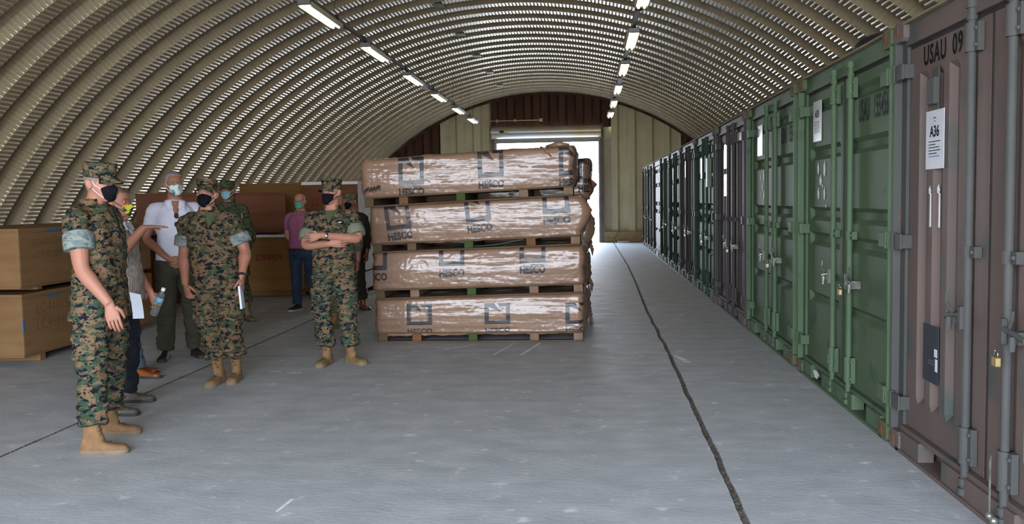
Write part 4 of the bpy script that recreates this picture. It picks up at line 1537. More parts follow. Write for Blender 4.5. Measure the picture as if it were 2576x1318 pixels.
def head_mesh(mb, M):
    n = 44
    rings = []
    for k in range(41):
        zn = k / 40
        rings.append([M @ head_pt(zn, 2 * PI * i / n) for i in range(n)])
    mb.loft(rings)
    # nose
    nose = []
    for zn, y, w, d in ((0.53, 0.078, 0.008, 0.010), (0.46, 0.088, 0.008, 0.012), (0.38, 0.099, 0.010, 0.016), (0.325, 0.104, 0.015, 0.020), (0.29, 0.096, 0.016, 0.022), (0.27, 0.084, 0.012, 0.012)):
        nose.append([M @ Vector((w * math.cos(2 * PI * i / 12), y - d + d * math.sin(2 * PI * i / 12), zn * HH)) for i in range(12)])
    mb.loft(nose)
    # ears
    for s in (-1, 1):
        er = []
        for k in range(9):
            q = k / 8
            zz = (0.34 + 0.245 * q) * HH
            w = 0.021 * math.sin(PI * (0.08 + 0.86 * q)) ** 0.6 * (0.72 + 0.4 * q)
            yy = -0.012 - 0.010 * q
            er.append([M @ Vector((s * (0.066 + 0.010 * q + 0.012 + 0.007 * math.cos(2 * PI * i / 10) + (0.010 if math.sin(2 * PI * i / 10) < -0.3 else 0)), yy + w * math.sin(2 * PI * i / 10), zz)) for i in range(10)])
        mb.loft(er)
    # lips
    for zn, r in ((0.215, 0.006), (0.185, 0.007)):
        mb.tube([M @ Vector((-0.022, 0.078, zn * HH)), M @ Vector((0, 0.086, zn * HH)), M @ Vector((0.022, 0.078, zn * HH))], r, 8)


def hand(mb, wrist, d, n, side, curl=0.5, spread=0.0, scale=1.0, thumb=0.35, fingers=None):
    """palm goes in mb; returns finger chains. d: finger direction, n: palm normal (inner side), side: towards the thumb"""
    d, n, side = V3(d).normalized(), V3(n).normalized(), V3(side).normalized()
    side = (side - d * side.dot(d)).normalized()
    n = (n - d * n.dot(d) - side * n.dot(side)).normalized()
    w = V3(wrist)
    sc_ = scale
    mb.tube([w - d * .02, w + d * .02 * sc_, w + d * .055 * sc_, w + d * .088 * sc_, w + d * .100 * sc_],
            [(0.017, 0.027), (0.017 * sc_, .030 * sc_), (0.016 * sc_, .040 * sc_), (0.013 * sc_, .041 * sc_), (0.010 * sc_, .036 * sc_)], 14, ref=n)
    chains = []
    L4 = [(0.030, 0.072), (0.010, 0.080), (-0.010, 0.074), (-0.029, 0.058)]
    for i, (so, ln) in enumerate(L4):
        c = curl if not fingers else fingers[i]
        p = w + d * (0.083 - 0.004 * abs(i - 1)) * sc_ + side * so * sc_
        dir_ = (d + side * spread * so * 12).normalized()
        pts = [p, p + dir_ * 0.016 * sc_]
        ang = 0
        q = pts[-1]
        for seg, a in ((0.46, 0.55), (0.30, 0.9), (0.24, 0.55)):
            ang += a * c
            v = dir_ * math.cos(ang) + n * math.sin(ang)
            q = q + v * ln * seg * sc_
            pts.append(q)
        chains.append((pts, [0.0090 * sc_, 0.0092 * sc_, 0.0085 * sc_, 0.0078 * sc_, 0.0060 * sc_]))
    tp = w + d * 0.028 * sc_ + side * 0.026 * sc_
    v = (d * 0.72 + side * 0.62 + n * thumb).normalized()
    v2 = (d * 0.92 + side * 0.12 + n * (thumb + 0.25)).normalized()
    chains.append(([tp, tp + v * 0.034 * sc_, tp + v * 0.034 * sc_ + v2 * 0.030 * sc_, tp + v * 0.034 * sc_ + v2 * 0.054 * sc_], [0.0135 * sc_, 0.0115 * sc_, 0.0098 * sc_, 0.0070 * sc_]))
    return chains


def add_fingers(me, chains):
    mb = MB()
    for pts, r in chains:
        pp, rr_ = spline(pts, r, 3)
        last = pp[-1] + (pp[-1] - pp[-2]).normalized() * 0.004
        mb.tube(pp + [last], rr_ + [(rr_[-1][0] * .5, rr_[-1][1] * .5)], 9)
    bm = bmesh.new()
    bm.from_mesh(me)
    vs = [bm.verts.new(v) for v in mb.v]
    for f in mb.f:
        try: bm.faces.new([vs[i] for i in f])
        except ValueError: pass
    bm.to_mesh(me)
    bm.free()


TORSO = [(0.80, 0, -0.01, 0.120, 0.10), (0.88, 0, -0.012, 0.168, 0.122), (0.96, 0, -0.01, 0.170, 0.120), (1.06, 0, 0, 0.152, 0.110), (1.14, 0, 0.003, 0.150, 0.108), (1.24, 0, 0.003, 0.163, 0.115),
         (1.32, 0, 0.0, 0.170, 0.118), (1.38, 0, -0.005, 0.158, 0.108), (1.415, 0, -0.008, 0.135, 0.092), (1.445, 0, -0.010, 0.104, 0.076), (1.475, 0, -0.012, 0.078, 0.064), (1.51, 0, -0.012, 0.062, 0.058)]


class Person:
    def __init__(s, x, y, rz, k=1.0, J=None, bulk=1.0, belly=0.0, yaw=0, pitch=0, roll=0, skin=SK_A, voxel=0.0075, label='', lean=0.0, group=None, name='person', headfwd=0.0, leanx=0.0, tz=0.045, arm=1.0):
        s.arm = arm
        s.tz = tz
        s.k = k
        s.bulk = bulk
        s.belly = belly
        s.lean = lean
        s.leanx = leanx
        s.e = empty(name, (x, y, 0), R(rz), label=label, cat='person', group=group)
        s.x, s.y, s.rz = x, y, R(rz)
        j = dict(hipR=(.095, 0, .92), kneeR=(.11, .015, .50), ankR=(.12, -.02, .09), hipL=(-.095, 0, .92), kneeL=(-.11, .015, .50), ankL=(-.12, -.02, .09),
                 shR=(.175, -.01, 1.385), elR=(.24, -.03, 1.13), wrR=(.25, .05, .89), shL=(-.175, -.01, 1.385), elL=(-.24, -.03, 1.13), wrL=(-.25, .05, .89),
                 hdR=None, hdL=None, footR=8, footL=-8)
        if J: j.update(J)
        s.j = j
        s.skin = skin
        s.voxel = voxel
        hp = s.P(0, 0.012 + headfwd, 1.548)
        hp.z = 1.548 * k
        M = Matrix.Translation(hp) @ Euler((R(pitch), R(roll), R(yaw)), 'ZXY').to_matrix().to_4x4() @ Matrix.Translation((0, 0, 0)) @ Matrix.Diagonal((k, k, k, 1)) @ Matrix.Translation((0, 0.0, 0))
        s.H = M
        s.chains = []

    def P(s, x, y, z):
        """scaled point with the lean of the upper body"""
        return Vector(((x + s.leanx * max(0, z - 0.9)) * s.k, (y + s.lean * max(0, z - 0.9)) * s.k, (z + s.tz * max(0, min(z - 0.9, .6)) / .6) * s.k))

    def J(s, n): return s.P(*s.j[n]) if isinstance(s.j[n], tuple) else s.j[n]

    def rows(s, rows, grow=0.0, zscale=1.0):
        out = []
        for z, cx, cy, rx, ry in rows:
            b = s.belly * math.exp(-((z - 1.03) / 0.13) ** 2)
            g = grow
            p = s.P(cx, cy + b * 0.5, z)
            out.append((p.z, p.x, p.y, (rx * s.bulk + g + b * .25) * s.k, (ry * (0.5 + 0.5 * s.bulk) + g + b * .5) * s.k))
        return out

    # ---- the continuous body
    def body(s):
        k, b = s.k, s.bulk
        mb = MB()
        mb.loft(slab_rings(s.rows(TORSO)))
        nb = s.P(0, -0.014, 1.46)
        hb = s.H @ Vector((0, -0.022, 0.030))
        hb2 = s.H @ Vector((0, -0.020, 0.085))
        mb.tube([nb, nb.lerp(hb, .5), hb, hb2], [0.068 * k, 0.061 * k, 0.059 * k, 0.055 * k], 18)
        head_mesh(mb, s.H)
        for q in 'RL':
            limb(mb, [s.J('hip' + q) + Vector((0, 0, .04)), s.J('hip' + q).lerp(s.J('knee' + q), .45), s.J('knee' + q), s.J('knee' + q).lerp(s.J('ank' + q), .33), s.J('ank' + q)], [.088 * b, .076 * b, .053, .043, .024])
            sh, el, wr = s.J('sh' + q), s.J('el' + q), s.J('wr' + q)
            inn = s.P(0.085 if q == 'R' else -0.085, -0.01, 1.405)
            limb(mb, [inn, sh, sh.lerp(el, .45), el.lerp(sh, .06), el.lerp(wr, .25), el.lerp(wr, .6), wr], [.042, .056 * b, .052 * b * s.arm, .043 * s.arm, (.047 * b * s.arm, .043 * b * s.arm), .036 * s.arm, .028 * s.arm], ref=None)
            hd = s.j['hd' + q]
            if hd is None:
                d = (wr - el).normalized()
                hd = dict(d=d, n=Vector((-1 if q == 'R' else 1, 0.1, 0)), side=Vector((0, 1, 0)), curl=.45)
            hd = dict(hd)
            s.chains += hand(mb, wr, hd.pop('d'), hd.pop('n'), hd.pop('side'), scale=k * (1 + (s.arm - 1) * .6), **hd)
            an = s.J('ank' + q)
            a = R(-s.j['foot' + q])
            fd = Vector((math.sin(-a), math.cos(a), 0))
            mb.tube([an + Vector((0, 0, -.045)) - fd * .03, an + fd * .06 + Vector((0, 0, -.050)), an + fd * .13 + Vector((0, 0, -.056))], [.020, .020, .014], 10)
        me = remeshed(mb, s.voxel, 2)
        add_fingers(me, s.chains)
        s.bodyo = finish(me, 'body', s.skin, s.e)
        return s

    # ---- clothes
    def shirt(s, m, hem=0.80, sleeve=0.62, flare=0.03, name='shirt', cuff=None, wr=0.009, voxel=0.010, cuffw=0.075, tuck=False, sleeve_r=0.072, grow=0.022):
        k, b = s.k, s.bulk
        rows = [r for r in TORSO if r[0] > hem + 0.02 and r[0] < 1.46]
        base = rows_interp(TORSO, max(hem, 0.86))
        rows = [(hem, 0, base[2], 0.168 + flare, 0.122 + flare)] + ([(hem + .05, 0, base[2], .170 + flare * .8, .124 + flare * .8)] if rows[0][0] > hem + .08 else []) + rows
        rw = [(z, cx, cy, rx - (max(0, z / k - 1.36) / .1) * .012 * k, ry) for z, cx, cy, rx, ry in s.rows(rows, grow)]
        if not tuck:
            # hang straight from the chest instead of following the waist
            mx = max(r[3] for r in rw[2:])
            rw = [(z, cx, cy, max(rx, mx * 0.97 if z < s.P(0, 0, 1.25).z else rx), max(ry, 0.128 * b * k if z < s.P(0, 0, 1.25).z else ry)) for z, cx, cy, rx, ry in rw]
        s.trows = rw
        top = s.P(0, -0.012, 1.478)
        mb = MB()
        mb.loft(slab_rings(rw + [(top.z, top.x, top.y, .074 * k, .066 * k)]))
        s.cuffs = []
        for q in 'RL':
            sh, el, wr_ = s.J('sh' + q), s.J('el' + q), s.J('wr' + q)
            inn = s.P(0.075 if q == 'R' else -0.075, -0.01, 1.405)
            if sleeve <= 1:
                end = sh.lerp(el, sleeve)
                limb(mb, [inn, sh, sh.lerp(el, sleeve * .55), end], [.052, (sleeve_r - .002) * b, sleeve_r * b, (sleeve_r - .004) * b])
                s.cuffs.append((end, (el - sh).normalized(), q))
            else:
                end = el.lerp(wr_, sleeve - 1)
                limb(mb, [inn, sh, sh.lerp(el, .5), el, el.lerp(wr_, (sleeve - 1) * .5), end], [.052, (sleeve_r - .004) * b, (sleeve_r - .006) * b, .056, .050, .042])
        me = remeshed(mb, voxel, 3)
        sd = s.x * 3.1
        def W(x, y, z):
            low = 1.0
            n1 = fbm(x * 7 + sd, y * 7, z * 11)
            n2 = fbm(x * 17, y * 17 + sd, z * 26)
            return wr * (1.2 * (0.5 - abs(n1) * 2) + 0.55 * n2)
        s.shirto = finish(me, name, m, s.e, W)
        if cuff is not None:
            for end, d, q in s.cuffs:
                mb = MB()
                rr_ = (sleeve_r + .006) * b * k
                pts = [end - d * cuffw * .75 * k, end - d * cuffw * .6 * k, end, end + d * cuffw * .35 * k, end + d * cuffw * .38 * k, end + d * cuffw * .2 * k]
                mb.tube(pts, [rr_ * .93, rr_ * 1.03, rr_ * 1.05, rr_ * 1.0, rr_ * .80, rr_ * .78], 22)
                o = mb.build('rolled_cuff', cuff, s.e, smooth=50)
                for v in o.data.vertices:
                    v.co += v.co.normalized() * 0.0
                    n = fbm(v.co.x * 28, v.co.y * 28, v.co.z * 28)
                    v.co += Vector((n, n * .5, -n)) * 0.005
        return s

    def trunk(s, a, z, off=0.004):
        """point on the front of the shirt; a = angle from straight ahead (+ to +x), z unscaled height"""
        zz = s.P(0, 0, z).z
        r = rows_interp(s.trows, zz)
        p = 2.4
        si, c = math.sin(a), math.cos(a)
        return Vector((r[1] + (r[3] + off) * math.copysign(abs(si) ** (2 / p), si), r[2] + (r[4] + off) * math.copysign(abs(c) ** (2 / p), c), zz))

    def patch(s, pts, m, name, off=0.012, thick=0.003, sub=3):
        """flat outline (x, z) draped on the shirt front as a thin piece; x in metres from the middle"""
        bm = bmesh.new()
        bm.faces.new([bm.verts.new((x, 0, z)) for x, z in pts])
        for ax, no in ((0, (1, 0, 0)), (2, (0, 0, 1))):
            vals = [p[0 if ax == 0 else 1] for p in pts]
            t = math.ceil(min(vals) / 0.025) * 0.025
            while t < max(vals):
                bmesh.ops.bisect_plane(bm, geom=bm.verts[:] + bm.edges[:] + bm.faces[:], plane_co=(t if ax == 0 else 0, 0, t if ax == 2 else 0), plane_no=no)
                t += 0.025
        for v in bm.verts:
            z = v.co.z
            r = rows_interp(s.trows, s.P(0, 0, z).z)
            x = v.co.x * s.k
            q = min(0.995, abs(x - r[1]) / r[3])
            y = r[2] + (r[4]) * (1 - q ** 2.4) ** (1 / 2.4)
            v.co = Vector((x, y + off, s.P(0, 0, z).z))
        bmesh.ops.solidify(bm, geom=bm.faces[:], thickness=-thick)
        bmesh.ops.recalc_face_normals(bm, faces=bm.faces)
        me = bpy.data.meshes.new(name)
        bm.to_mesh(me)
        bm.free()
        me.materials.append(m)
        me.polygons.foreach_set('use_smooth', [True] * len(me.polygons))
        return inst(name, me, parent=s.e)

    def open_collar(s, mshirt, mtee, v=0.115, w=0.062):
        """t-shirt showing in the neck, with two collar leaves lying on the chest"""
        s.patch([(-w * .9, 1.462), (w * .9, 1.462), (w * .62, 1.42), (0.004, 1.462 - v), (-w * .55, 1.42)], mtee, 'undershirt', off=0.008)
        for q in (-1, 1):
            s.patch([(q * w * .75, 1.47), (q * (w + .03), 1.468), (q * (w + .050), 1.425), (q * (w + .015), 1.375), (q * .012, 1.462 - v - .012)][::q], mshirt, 'collar', off=0.013, thick=0.005)
        k = s.k
        mb = MB()
        n = 15
        rings = []
        for i in range(n):
            a = R(40 + (320 - 40) * i / (n - 1))
            cx, cy = 0.080 * math.sin(a) * k, (-0.012 + 0.074 * math.cos(a)) * k
            c = s.P(0, 0, 1.475)
            rings.append([(c.x + cx * f, c.y + cy * f, c.z + z * k) for f, z in ((1.22, -.022), (1.0, .036), (.92, .036), (.95, -.01))])
        mb.loft(rings)
        mb.build('collar', mshirt, s.e, smooth=True)
        return s

    def neckband(s, m, r=0.066, z=1.475):
        mb = MB()
        c = s.P(0, -0.012, z)
        mb.tube([(c.x + r * s.k * math.cos(2 * PI * i / 20), c.y + r * s.k * math.sin(2 * PI * i / 20), c.z) for i in range(21)], [(0.010, 0.006)] * 21, 8, ref=(0, 0, 1))
        mb.build('neckband', m, s.e, smooth=True)

    def trousers(s, m, end=0.23, blouse=True, wide=1.0, name='trousers', wr=0.009, voxel=0.010, pockets=True, top=0.99, bunch=1.0):
        k, b = s.k, s.bulk * wide
        mb = MB()
        rows = [(0.80, 0, -0.012, 0.135, 0.112), (0.86, 0, -0.012, 0.182, 0.134), (0.92, 0, -0.012, 0.184, 0.136), (top, 0, -0.008, 0.172, 0.126)]
        mb.loft(slab_rings(s.rows(rows, 0.0)))
        for q in 'RL':
            hp, kn, an = s.J('hip' + q), s.J('knee' + q), s.J('ank' + q)
            low = Vector(an)
            low = kn.lerp(an, (kn.z - end * k) / (kn.z - an.z))
            pts = [hp + Vector((0, 0, .02)), hp.lerp(kn, .3), hp.lerp(kn, .7), kn, kn.lerp(low, .35), kn.lerp(low, .75)]
            rad = [.105 * b, .104 * b, .090 * b, .080 * b, .080 * b, .078 * b]
            if blouse:
                pts += [kn.lerp(low, .90), kn.lerp(low, .97), low]
                rad += [.082 * b, .076 * b, .052]
            else:
                pts += [low]
                rad += [.072 * b]
            limb(mb, pts, [(r * k, r * k) for r in rad], n=18)
        me = remeshed(mb, voxel, 3)
        sd = s.x * 5.3
        kz = s.j['kneeR'][2] * k
        def W(x, y, z):
            a = 1 + 1.4 * bunch * math.exp(-((z - (end + .06) * k) / 0.09) ** 2) + 0.4 * math.exp(-((z - kz) / 0.12) ** 2)
            n1 = fbm(x * 6 + sd, y * 6, z * 13)
            n2 = fbm(x * 15, y * 15 + sd, z * 30)
            return wr * a * (1.1 * (0.5 - abs(n1) * 2) + 0.5 * n2)
        s.trs = finish(me, name, m, s.e, W)
        if pockets:
            for q, sx in (('R', 1), ('L', -1)):
                hp, kn = s.J('hip' + q), s.J('knee' + q)
                c = hp.lerp(kn, .62)
                d = (kn - hp).normalized()
                mbp = MB()
                rings = []
                r0 = 0.097 * b * k
                for i in range(7):
                    a = R(-38 + 76 * i / 6)
                    o = Vector((sx * math.cos(a), math.sin(a), 0))
                    rings.append([c + d * z + o * (r0 + t) for z, t in ((-.085, 0.0), (-.080, .013), (.075, .016), (.085, 0.0), (.06, -.012), (-.06, -.012))])
                mbp.loft(rings)
                mbp.build('cargo_pocket', m, s.e, smooth=50)
                rings = []
                for i in range(7):
                    a = R(-40 + 80 * i / 6)
                    o = Vector((sx * math.cos(a), math.sin(a), 0))
                    rings.append([c + d * z + o * (r0 + t) for z, t in ((-.095, 0.004), (-.095, .020), (-.045, .023), (-.045, .006))])
                MB().loft(rings).build('pocket_flap', m, s.e, smooth=50)
        return s

    def footwear(s, kind='boot', m=None, msole=None, top=0.25, ln=0.30, toe=None, lace=True):
        m = m or M_boot
        msole = msole or M_sole
        for q in 'RL':
            an = s.J('ank' + q)
            a = -R(s.j['foot' + q])
            ca, sa = math.cos(a), math.sin(a)
            def W(x, y, z): return (an.x + x * ca - y * sa, an.y + x * sa + y * ca, z)
            heel = -0.085
            prof = [(0.0, .026, .050, .085), (0.03, .034, .078, .115), (0.10, .038, .10, .14), (0.17, .038, .095, .13), (0.30, .037, .085, .105), (0.45, .041, .070, .085), (0.62, .048, .058, .070), (0.78, .049, .050, .062), (0.90, .045, .042, .060), (0.96, .037, .032, .052), (0.99, .024, .024, .044), (1.0, .012, .02, .036)]
            sol = 0.028 if kind == 'boot' else 0.022
            mb = MB()
            rings = []
            for t, hw, _, h in prof:
                y = heel + 0.006 + t * (ln - .012)
                h_ = h if kind == 'boot' else h * 0.92
                ring = []
                for i in range(16):
                    g = PI * i / 15
                    ring.append(W(hw * math.copysign(abs(math.cos(g)) ** .75, math.cos(g)), y, sol - .004 + (h_ - sol) * math.sin(g) ** .8))
                rings.append(ring)
            mb.loft(rings)
            if kind == 'boot':
                sh = []
                for z, cy, rx, ry in ((.06, .0, .040, .068), (.11, -.004, .043, .064), (.15, -.014, .044, .058), (.20, -.018, .047, .056), (top, -.018, .050, .058), (top + .005, -.018, .044, .050)):
                    kn = s.J('knee' + q)
                    f = (z - .09) / max(.1, kn.z - .09)
                    ox, oy = (kn.x - an.x) * max(0, f), (kn.y - an.y) * max(0, f)
                    sh.append([tuple(Vector(W(rx * math.cos(2 * PI * i / 18), cy + ry * math.sin(2 * PI * i / 18), z)) + Vector((ox, oy, 0))) for i in range(18)])
                mb.loft(sh)
            b_ = mb.build('boot' if kind == 'boot' else 'shoe', m, s.e, smooth=60)
            so = MB()
            rings = []
            for z, gr in ((0.0, .000), (0.004, .003), (sol * .6, .004), (sol, .003), (sol + .004, -.003)):
                ring = []
                left = [(heel + t * ln, (hw + gr)) for t, hw, _, h in prof]
                for y, hw in left: ring.append(W(hw, y, z))
                for y, hw in reversed(left): ring.append(W(-hw, y, z))
                rings.append(ring)
            so.loft(rings)
            so.build('sole', msole, b_, smooth=40)
            if lace:
                lc = MB()
                def hz(y):
                    t = (y - heel - .006) / (ln - .012)
                    for p0, p1 in zip(prof, prof[1:]):
                        if p0[0] <= t <= p1[0]:
                            return lerp(p0[3], p1[3], (t - p0[0]) / (p1[0] - p0[0])) * (1 if kind == 'boot' else .92)
                    return .06
                kn = s.J('knee' + q)
                if kind == 'boot':
                    ys = [(0.100, hz(.100) - .002), (0.078, hz(.078) - .002), (.058, hz(.058) + .004), (.048, .122), (.044, .150), (.042, .178), (.044, .206), (.044, .232)]
                    ys = [(y + (kn.y - an.y) * max(0, (z - .09) / (kn.z - .09)), z) for y, z in ys]
                else:
                    ys = [(y, hz(y) - .002) for y in (.10, .082, .064, .046)]
                for i, (y, z) in enumerate(ys):
                    lc.tube([W(-.021, y - .004, z - .005), W(0, y + .002, z + .004), W(.021, y - .004, z - .005)], .0024, 5)
                    if i: lc.tube([W(-.018 * (1 if i % 2 else -1), ys[i - 1][0], ys[i - 1][1] + .003), W(0, (y + ys[i - 1][0]) / 2 + .002, (z + ys[i - 1][1]) / 2 + .004), W(.018 * (1 if i % 2 else -1), y, z + .002)], .0026, 5)
                if kind != 'boot':
                    for sx in (-1, 1): lc.tube([W(0, .05, .095), W(sx * .016, .055, .125), W(sx * .030, .072, .105), W(sx * .01, .06, .092)], .0022, 5)
                lc.build('lace', M_lace, b_)
            if toe is not None:
                tc_ = MB()
                rings = []
                for t, hw, _, h in prof[6:]:
                    y = heel + 0.006 + t * (ln - .010)
                    rings.append([W((hw + .0025) * math.copysign(abs(math.cos(PI * i / 15)) ** .75, math.cos(PI * i / 15)), y + .002, sol - .002 + (h + .003 - sol) * math.sin(PI * i / 15) ** .8) for i in range(16)])
                tc_.loft(rings)
                tc_.build('toe_cap', toe, b_, smooth=60)
        return s

    def eyes(s, gaze=0.0):
        for q in (-1, 1):
            c = Vector((q * 0.031, 0.0640, 0.492 * HH))
            mb = MB()
            mb.sphere((0, 0, 0), 0.0122, 14, 10, 0)
            g = Vector((math.sin(gaze), math.cos(gaze), 0))
            mb.sphere(g * 0.0080, (0.0066, 0.0056, 0.0066), 12, 8, 1)
            mb.v = [tuple(s.H @ (c + Vector(p))) for p in mb.v]
            mb.build('eye', [M_eyew, M_iris], s.e, smooth=True)
            lid = MB()
            for z0, z1, th in ((.0030, .012, .0152), (-.011, -.0042, .0146)):
                rings = []
                for i in range(9):
                    a = R(-70 + 140 * i / 8)
                    rings.append([s.H @ (c + Vector((th * math.sin(a), th * math.cos(a) * .92, z))) for z in (z0, z1)] + [s.H @ (c + Vector((th * .8 * math.sin(a), th * .8 * math.cos(a), z))) for z in (z1, z0)])
                lid.loft(rings)
            lid.build('eyelid', s.skin, s.e, smooth=True)
        return s

    def brows(s, m):
        for q in (-1, 1):
            MB().tube([s.H @ Vector((q * x, y, z * HH)) for x, y, z in ((.012, .084, .562), (.030, .083, .583), (.047, .070, .572))], [.0028, .0034, .002], 6).build('eyebrow', m, s.e)
        return s

    def hair(s, m, lo=0.42, top=1.0, front=0.72, thick=0.004, side=0.5):
        rings = []
        n = 40
        K = 16
        for k in range(K + 1):
            ring = []
            for i in range(n):
                a = 2 * PI * i / n
                c = math.cos(a)
                # hairline: low at the back, up over the ears, high at the forehead
                if c < -0.25: line = lo
                elif c < 0.55: line = lerp(lo, side, min(1, (c + .25) / .25)) if c < 0 else lerp(side, front, min(1, c / .55) ** 2)
                else: line = front
                zn = lerp(line, top, k / K)
                ring.append(s.H @ head_pt(min(zn, 1.0), a, thick if k else 0.0008, face=False) + (s.H.to_3x3() @ Vector((0, 0, thick if k == K else 0))))
            rings.append(ring)
        MB().loft(rings).build('hair', m, s.e, smooth=True)
        return s

    def cap(s, m, tilt=0.0, z0=0.63):
        T = s.H @ Matrix.Translation((0, -0.004, z0 * HH)) @ Matrix.Rotation(tilt, 4, 'X')
        rings = []
        n = 48
        for z, f, oc in ((-0.004, 0.985, 0), (0.0, 1.02, 0), (0.030, 1.035, 0), (0.032, 1.015, .1), (0.055, 1.05, .5), (0.080, 1.09, 1), (0.088, 1.08, 1), (0.092, 1.0, .8), (0.094, 0.7, .3), (0.097, 0.3, 0), (0.098, 0.02, 0)):
            ring = []
            for i in range(n):
                a = 2 * PI * i / n
                o = abs(((a / (PI / 4)) % 1) - 0.5) * 2          # 1 at the corners of the octagon
                q = 1 + oc * 0.045 * (o ** 1.5 - 0.35)
                if 0.03 < z < .09: q += 0.012 * fbm(math.cos(a) * 3, math.sin(a) * 3, z * 30)
                ring.append(T @ Vector((0.0815 * f * q * math.sin(a), 0.101 * f * q * math.cos(a), z + 0.006 * oc * (o - .5))))
            rings.append(ring)
        MB().loft(rings).build('cap', m, s.e, smooth=55)
        br = MB()
        rings = []
        for i in range(15):
            a = R(-62 + 124 * i / 14)
            x0, y0 = 0.0825 * math.sin(a), 0.102 * math.cos(a)
            ext = 0.062 * math.cos(a * 1.1) ** .6 if abs(a) < R(60) else 0.004
            x1, y1 = x0 * 1.02, y0 + ext
            dz = -0.015 * abs(math.sin(a)) * 1.6
            rings.append([T @ Vector(p) for p in ((x0 * .97, y0 * .97, .004), (x0, y0, .007), (x1, y1, -.014 + dz), (x1, y1 + .001, -.018 + dz), (x0 * .97, y0 * .97, -.001))])
        br.loft(rings)
        br.build('cap_brim', m, s.e, smooth=50)
        return s

    def mask(s, m, mstrap, wide=66, z1=0.45, zs=(0.15, 0.36), bottom=-0.015, fold=False, name='face_mask', puff=0.008):
        rings = []
        nu, nv = 24, 14
        grid = []
        for i in range(nu + 1):
            u = -1 + 2 * i / nu
            a = R(wide) * u
            row = []
            tcap = abs(u) ** 1.8
            hi = lerp(z1, zs[1], tcap)
            lo_ = lerp(bottom, zs[0], abs(u) ** 2.2)
            for k in range(nv + 1):
                v = k / nv
                zn = lerp(lo_, hi, v)
                zz = max(0.02, zn)
                p = head_pt(zz, a, puff)
                # clear nose and chin
                nose = 0.030 * math.exp(-(a / R(17)) ** 2) * math.exp(-((zn - .33) / .12) ** 2)
                p.y += nose + 0.006 * math.sin(PI * v) * (1 - tcap)
                if zn < 0.02: p.y -= (0.02 - zn) * 1.0
                p.z = zn * HH
                if fold: p.y += 0.0018 * math.cos(v * PI * 7)
                row.append(p)
            grid.append(row)
        mb = MB()
        vs = [s.H @ p for row in grid for p in row] + [s.H @ (p - Vector((math.sin(R(wide) * (-1 + 2 * (j // (nv + 1)) / nu)) * .003, math.cos(R(wide) * (-1 + 2 * (j // (nv + 1)) / nu)) * .003, 0))) for j, p in enumerate([p for row in grid for p in row])]
        N = (nu + 1) * (nv + 1)
        w = nv + 1
        fs = []
        for i in range(nu):
            for k in range(nv):
                a, b, c, d = i * w + k, (i + 1) * w + k, (i + 1) * w + k + 1, i * w + k + 1
                fs += [(a, b, c, d), (N + d, N + c, N + b, N + a)]
        for i in range(nu):
            fs += [(i * w, N + i * w, N + (i + 1) * w, (i + 1) * w), (i * w + nv, (i + 1) * w + nv, N + (i + 1) * w + nv, N + i * w + nv)]
        for k in range(nv):
            fs += [(k, k + 1, N + k + 1, N + k), (nu * w + k, N + nu * w + k, N + nu * w + k + 1, nu * w + k + 1)]
        mb.add(vs, fs)
        mo = mb.build(name, m, s.e, smooth=True)
        for q in (-1, 1):
            st = MB()
            for zn, ez in ((zs[1] - .01, .53), (zs[0] + .01, .35)):
                p0 = head_pt(zn, R(wide) * q, 0.007)
                p1 = Vector((q * 0.078, 0.002, ez * HH))
                mid = head_pt((zn + ez) / 2, R(wide + 20) * q, 0.007)
                st.tube([s.H @ p0, s.H @ mid, s.H @ p1], 0.0022, 6)
            st.build('ear_loop', mstrap, mo)
        return s

    def to_world(s, p):
        c, n = math.cos(s.rz), math.sin(s.rz)
        return Vector((s.x + p.x * c - p.y * n, s.y + p.x * n + p.y * c, p.z))


def band(p, wr, d, r, w, m, name='wristwatch', dial=None):
    """wristwatch band around a wrist"""
    d = d.normalized()
    mb = MB().tube([wr - d * w / 2, wr - d * w / 2.2, wr + d * w / 2.2, wr + d * w / 2], [r * .96, r, r, r * .96], 16)
    o = mb.build(name, m, p.e, smooth=60)
    if dial:
        c, m2 = dial
        c = Vector(c).normalized()
        MB().tube([wr + c * (r - .003), wr + c * (r + .008)], [.018, .016], 16).build('dial', m2, o)
    return o


# ---------------------------------------------------------------- 1: marine in profile at the left
p = Person(-3.19, 5.70, -90, k=1.035, skin=SK_A, voxel=0.006, bulk=1.05, yaw=-8, pitch=-2, headfwd=0.028, lean=-0.03, tz=.06, arm=1.12,
           label='tall marine in woodland digital camouflage seen in profile at far left, black mask, arm hanging',
           J=dict(hipR=(.10, -.01, .92), kneeR=(.20, .02, .50), ankR=(.235, .04, .09), hipL=(-.10, -.01, .92), kneeL=(-.20, -.06, .50), ankL=(-.225, -.115, .09),
                  shR=(.185, -.02, 1.405), elR=(.255, 0.03, 1.115), wrR=(.240, .18, .925), shL=(-.185, -.02, 1.405), elL=(-.235, -.09, 1.13), wrL=(-.22, -.06, .89),
                  hdR=dict(d=(-.02, .22, -1), n=(-.9, -.25, 0), side=(-.35, 1, .1), curl=.42), footR=-8, footL=-7))
p.body()
p.trousers(C_WDG, end=0.175, wide=1.03, wr=.011)
p.shirt(C_WD, hem=0.815, sleeve=.52, cuff=C_CUFF, cuffw=.10, wr=.014, flare=.025, sleeve_r=.078, name='blouse')
p.open_collar(C_WD, M_olive)
p.footwear()
p.eyes(-0.1).brows(M_hairbrown).hair(M_hair, lo=.30, front=.70, thick=.0025, side=.45)
p.cap(C_WD, tilt=R(-3), z0=.655)
p.mask(M_maskblk, M_strap, wide=58, z1=.45, zs=(.10, .36))
P1 = p

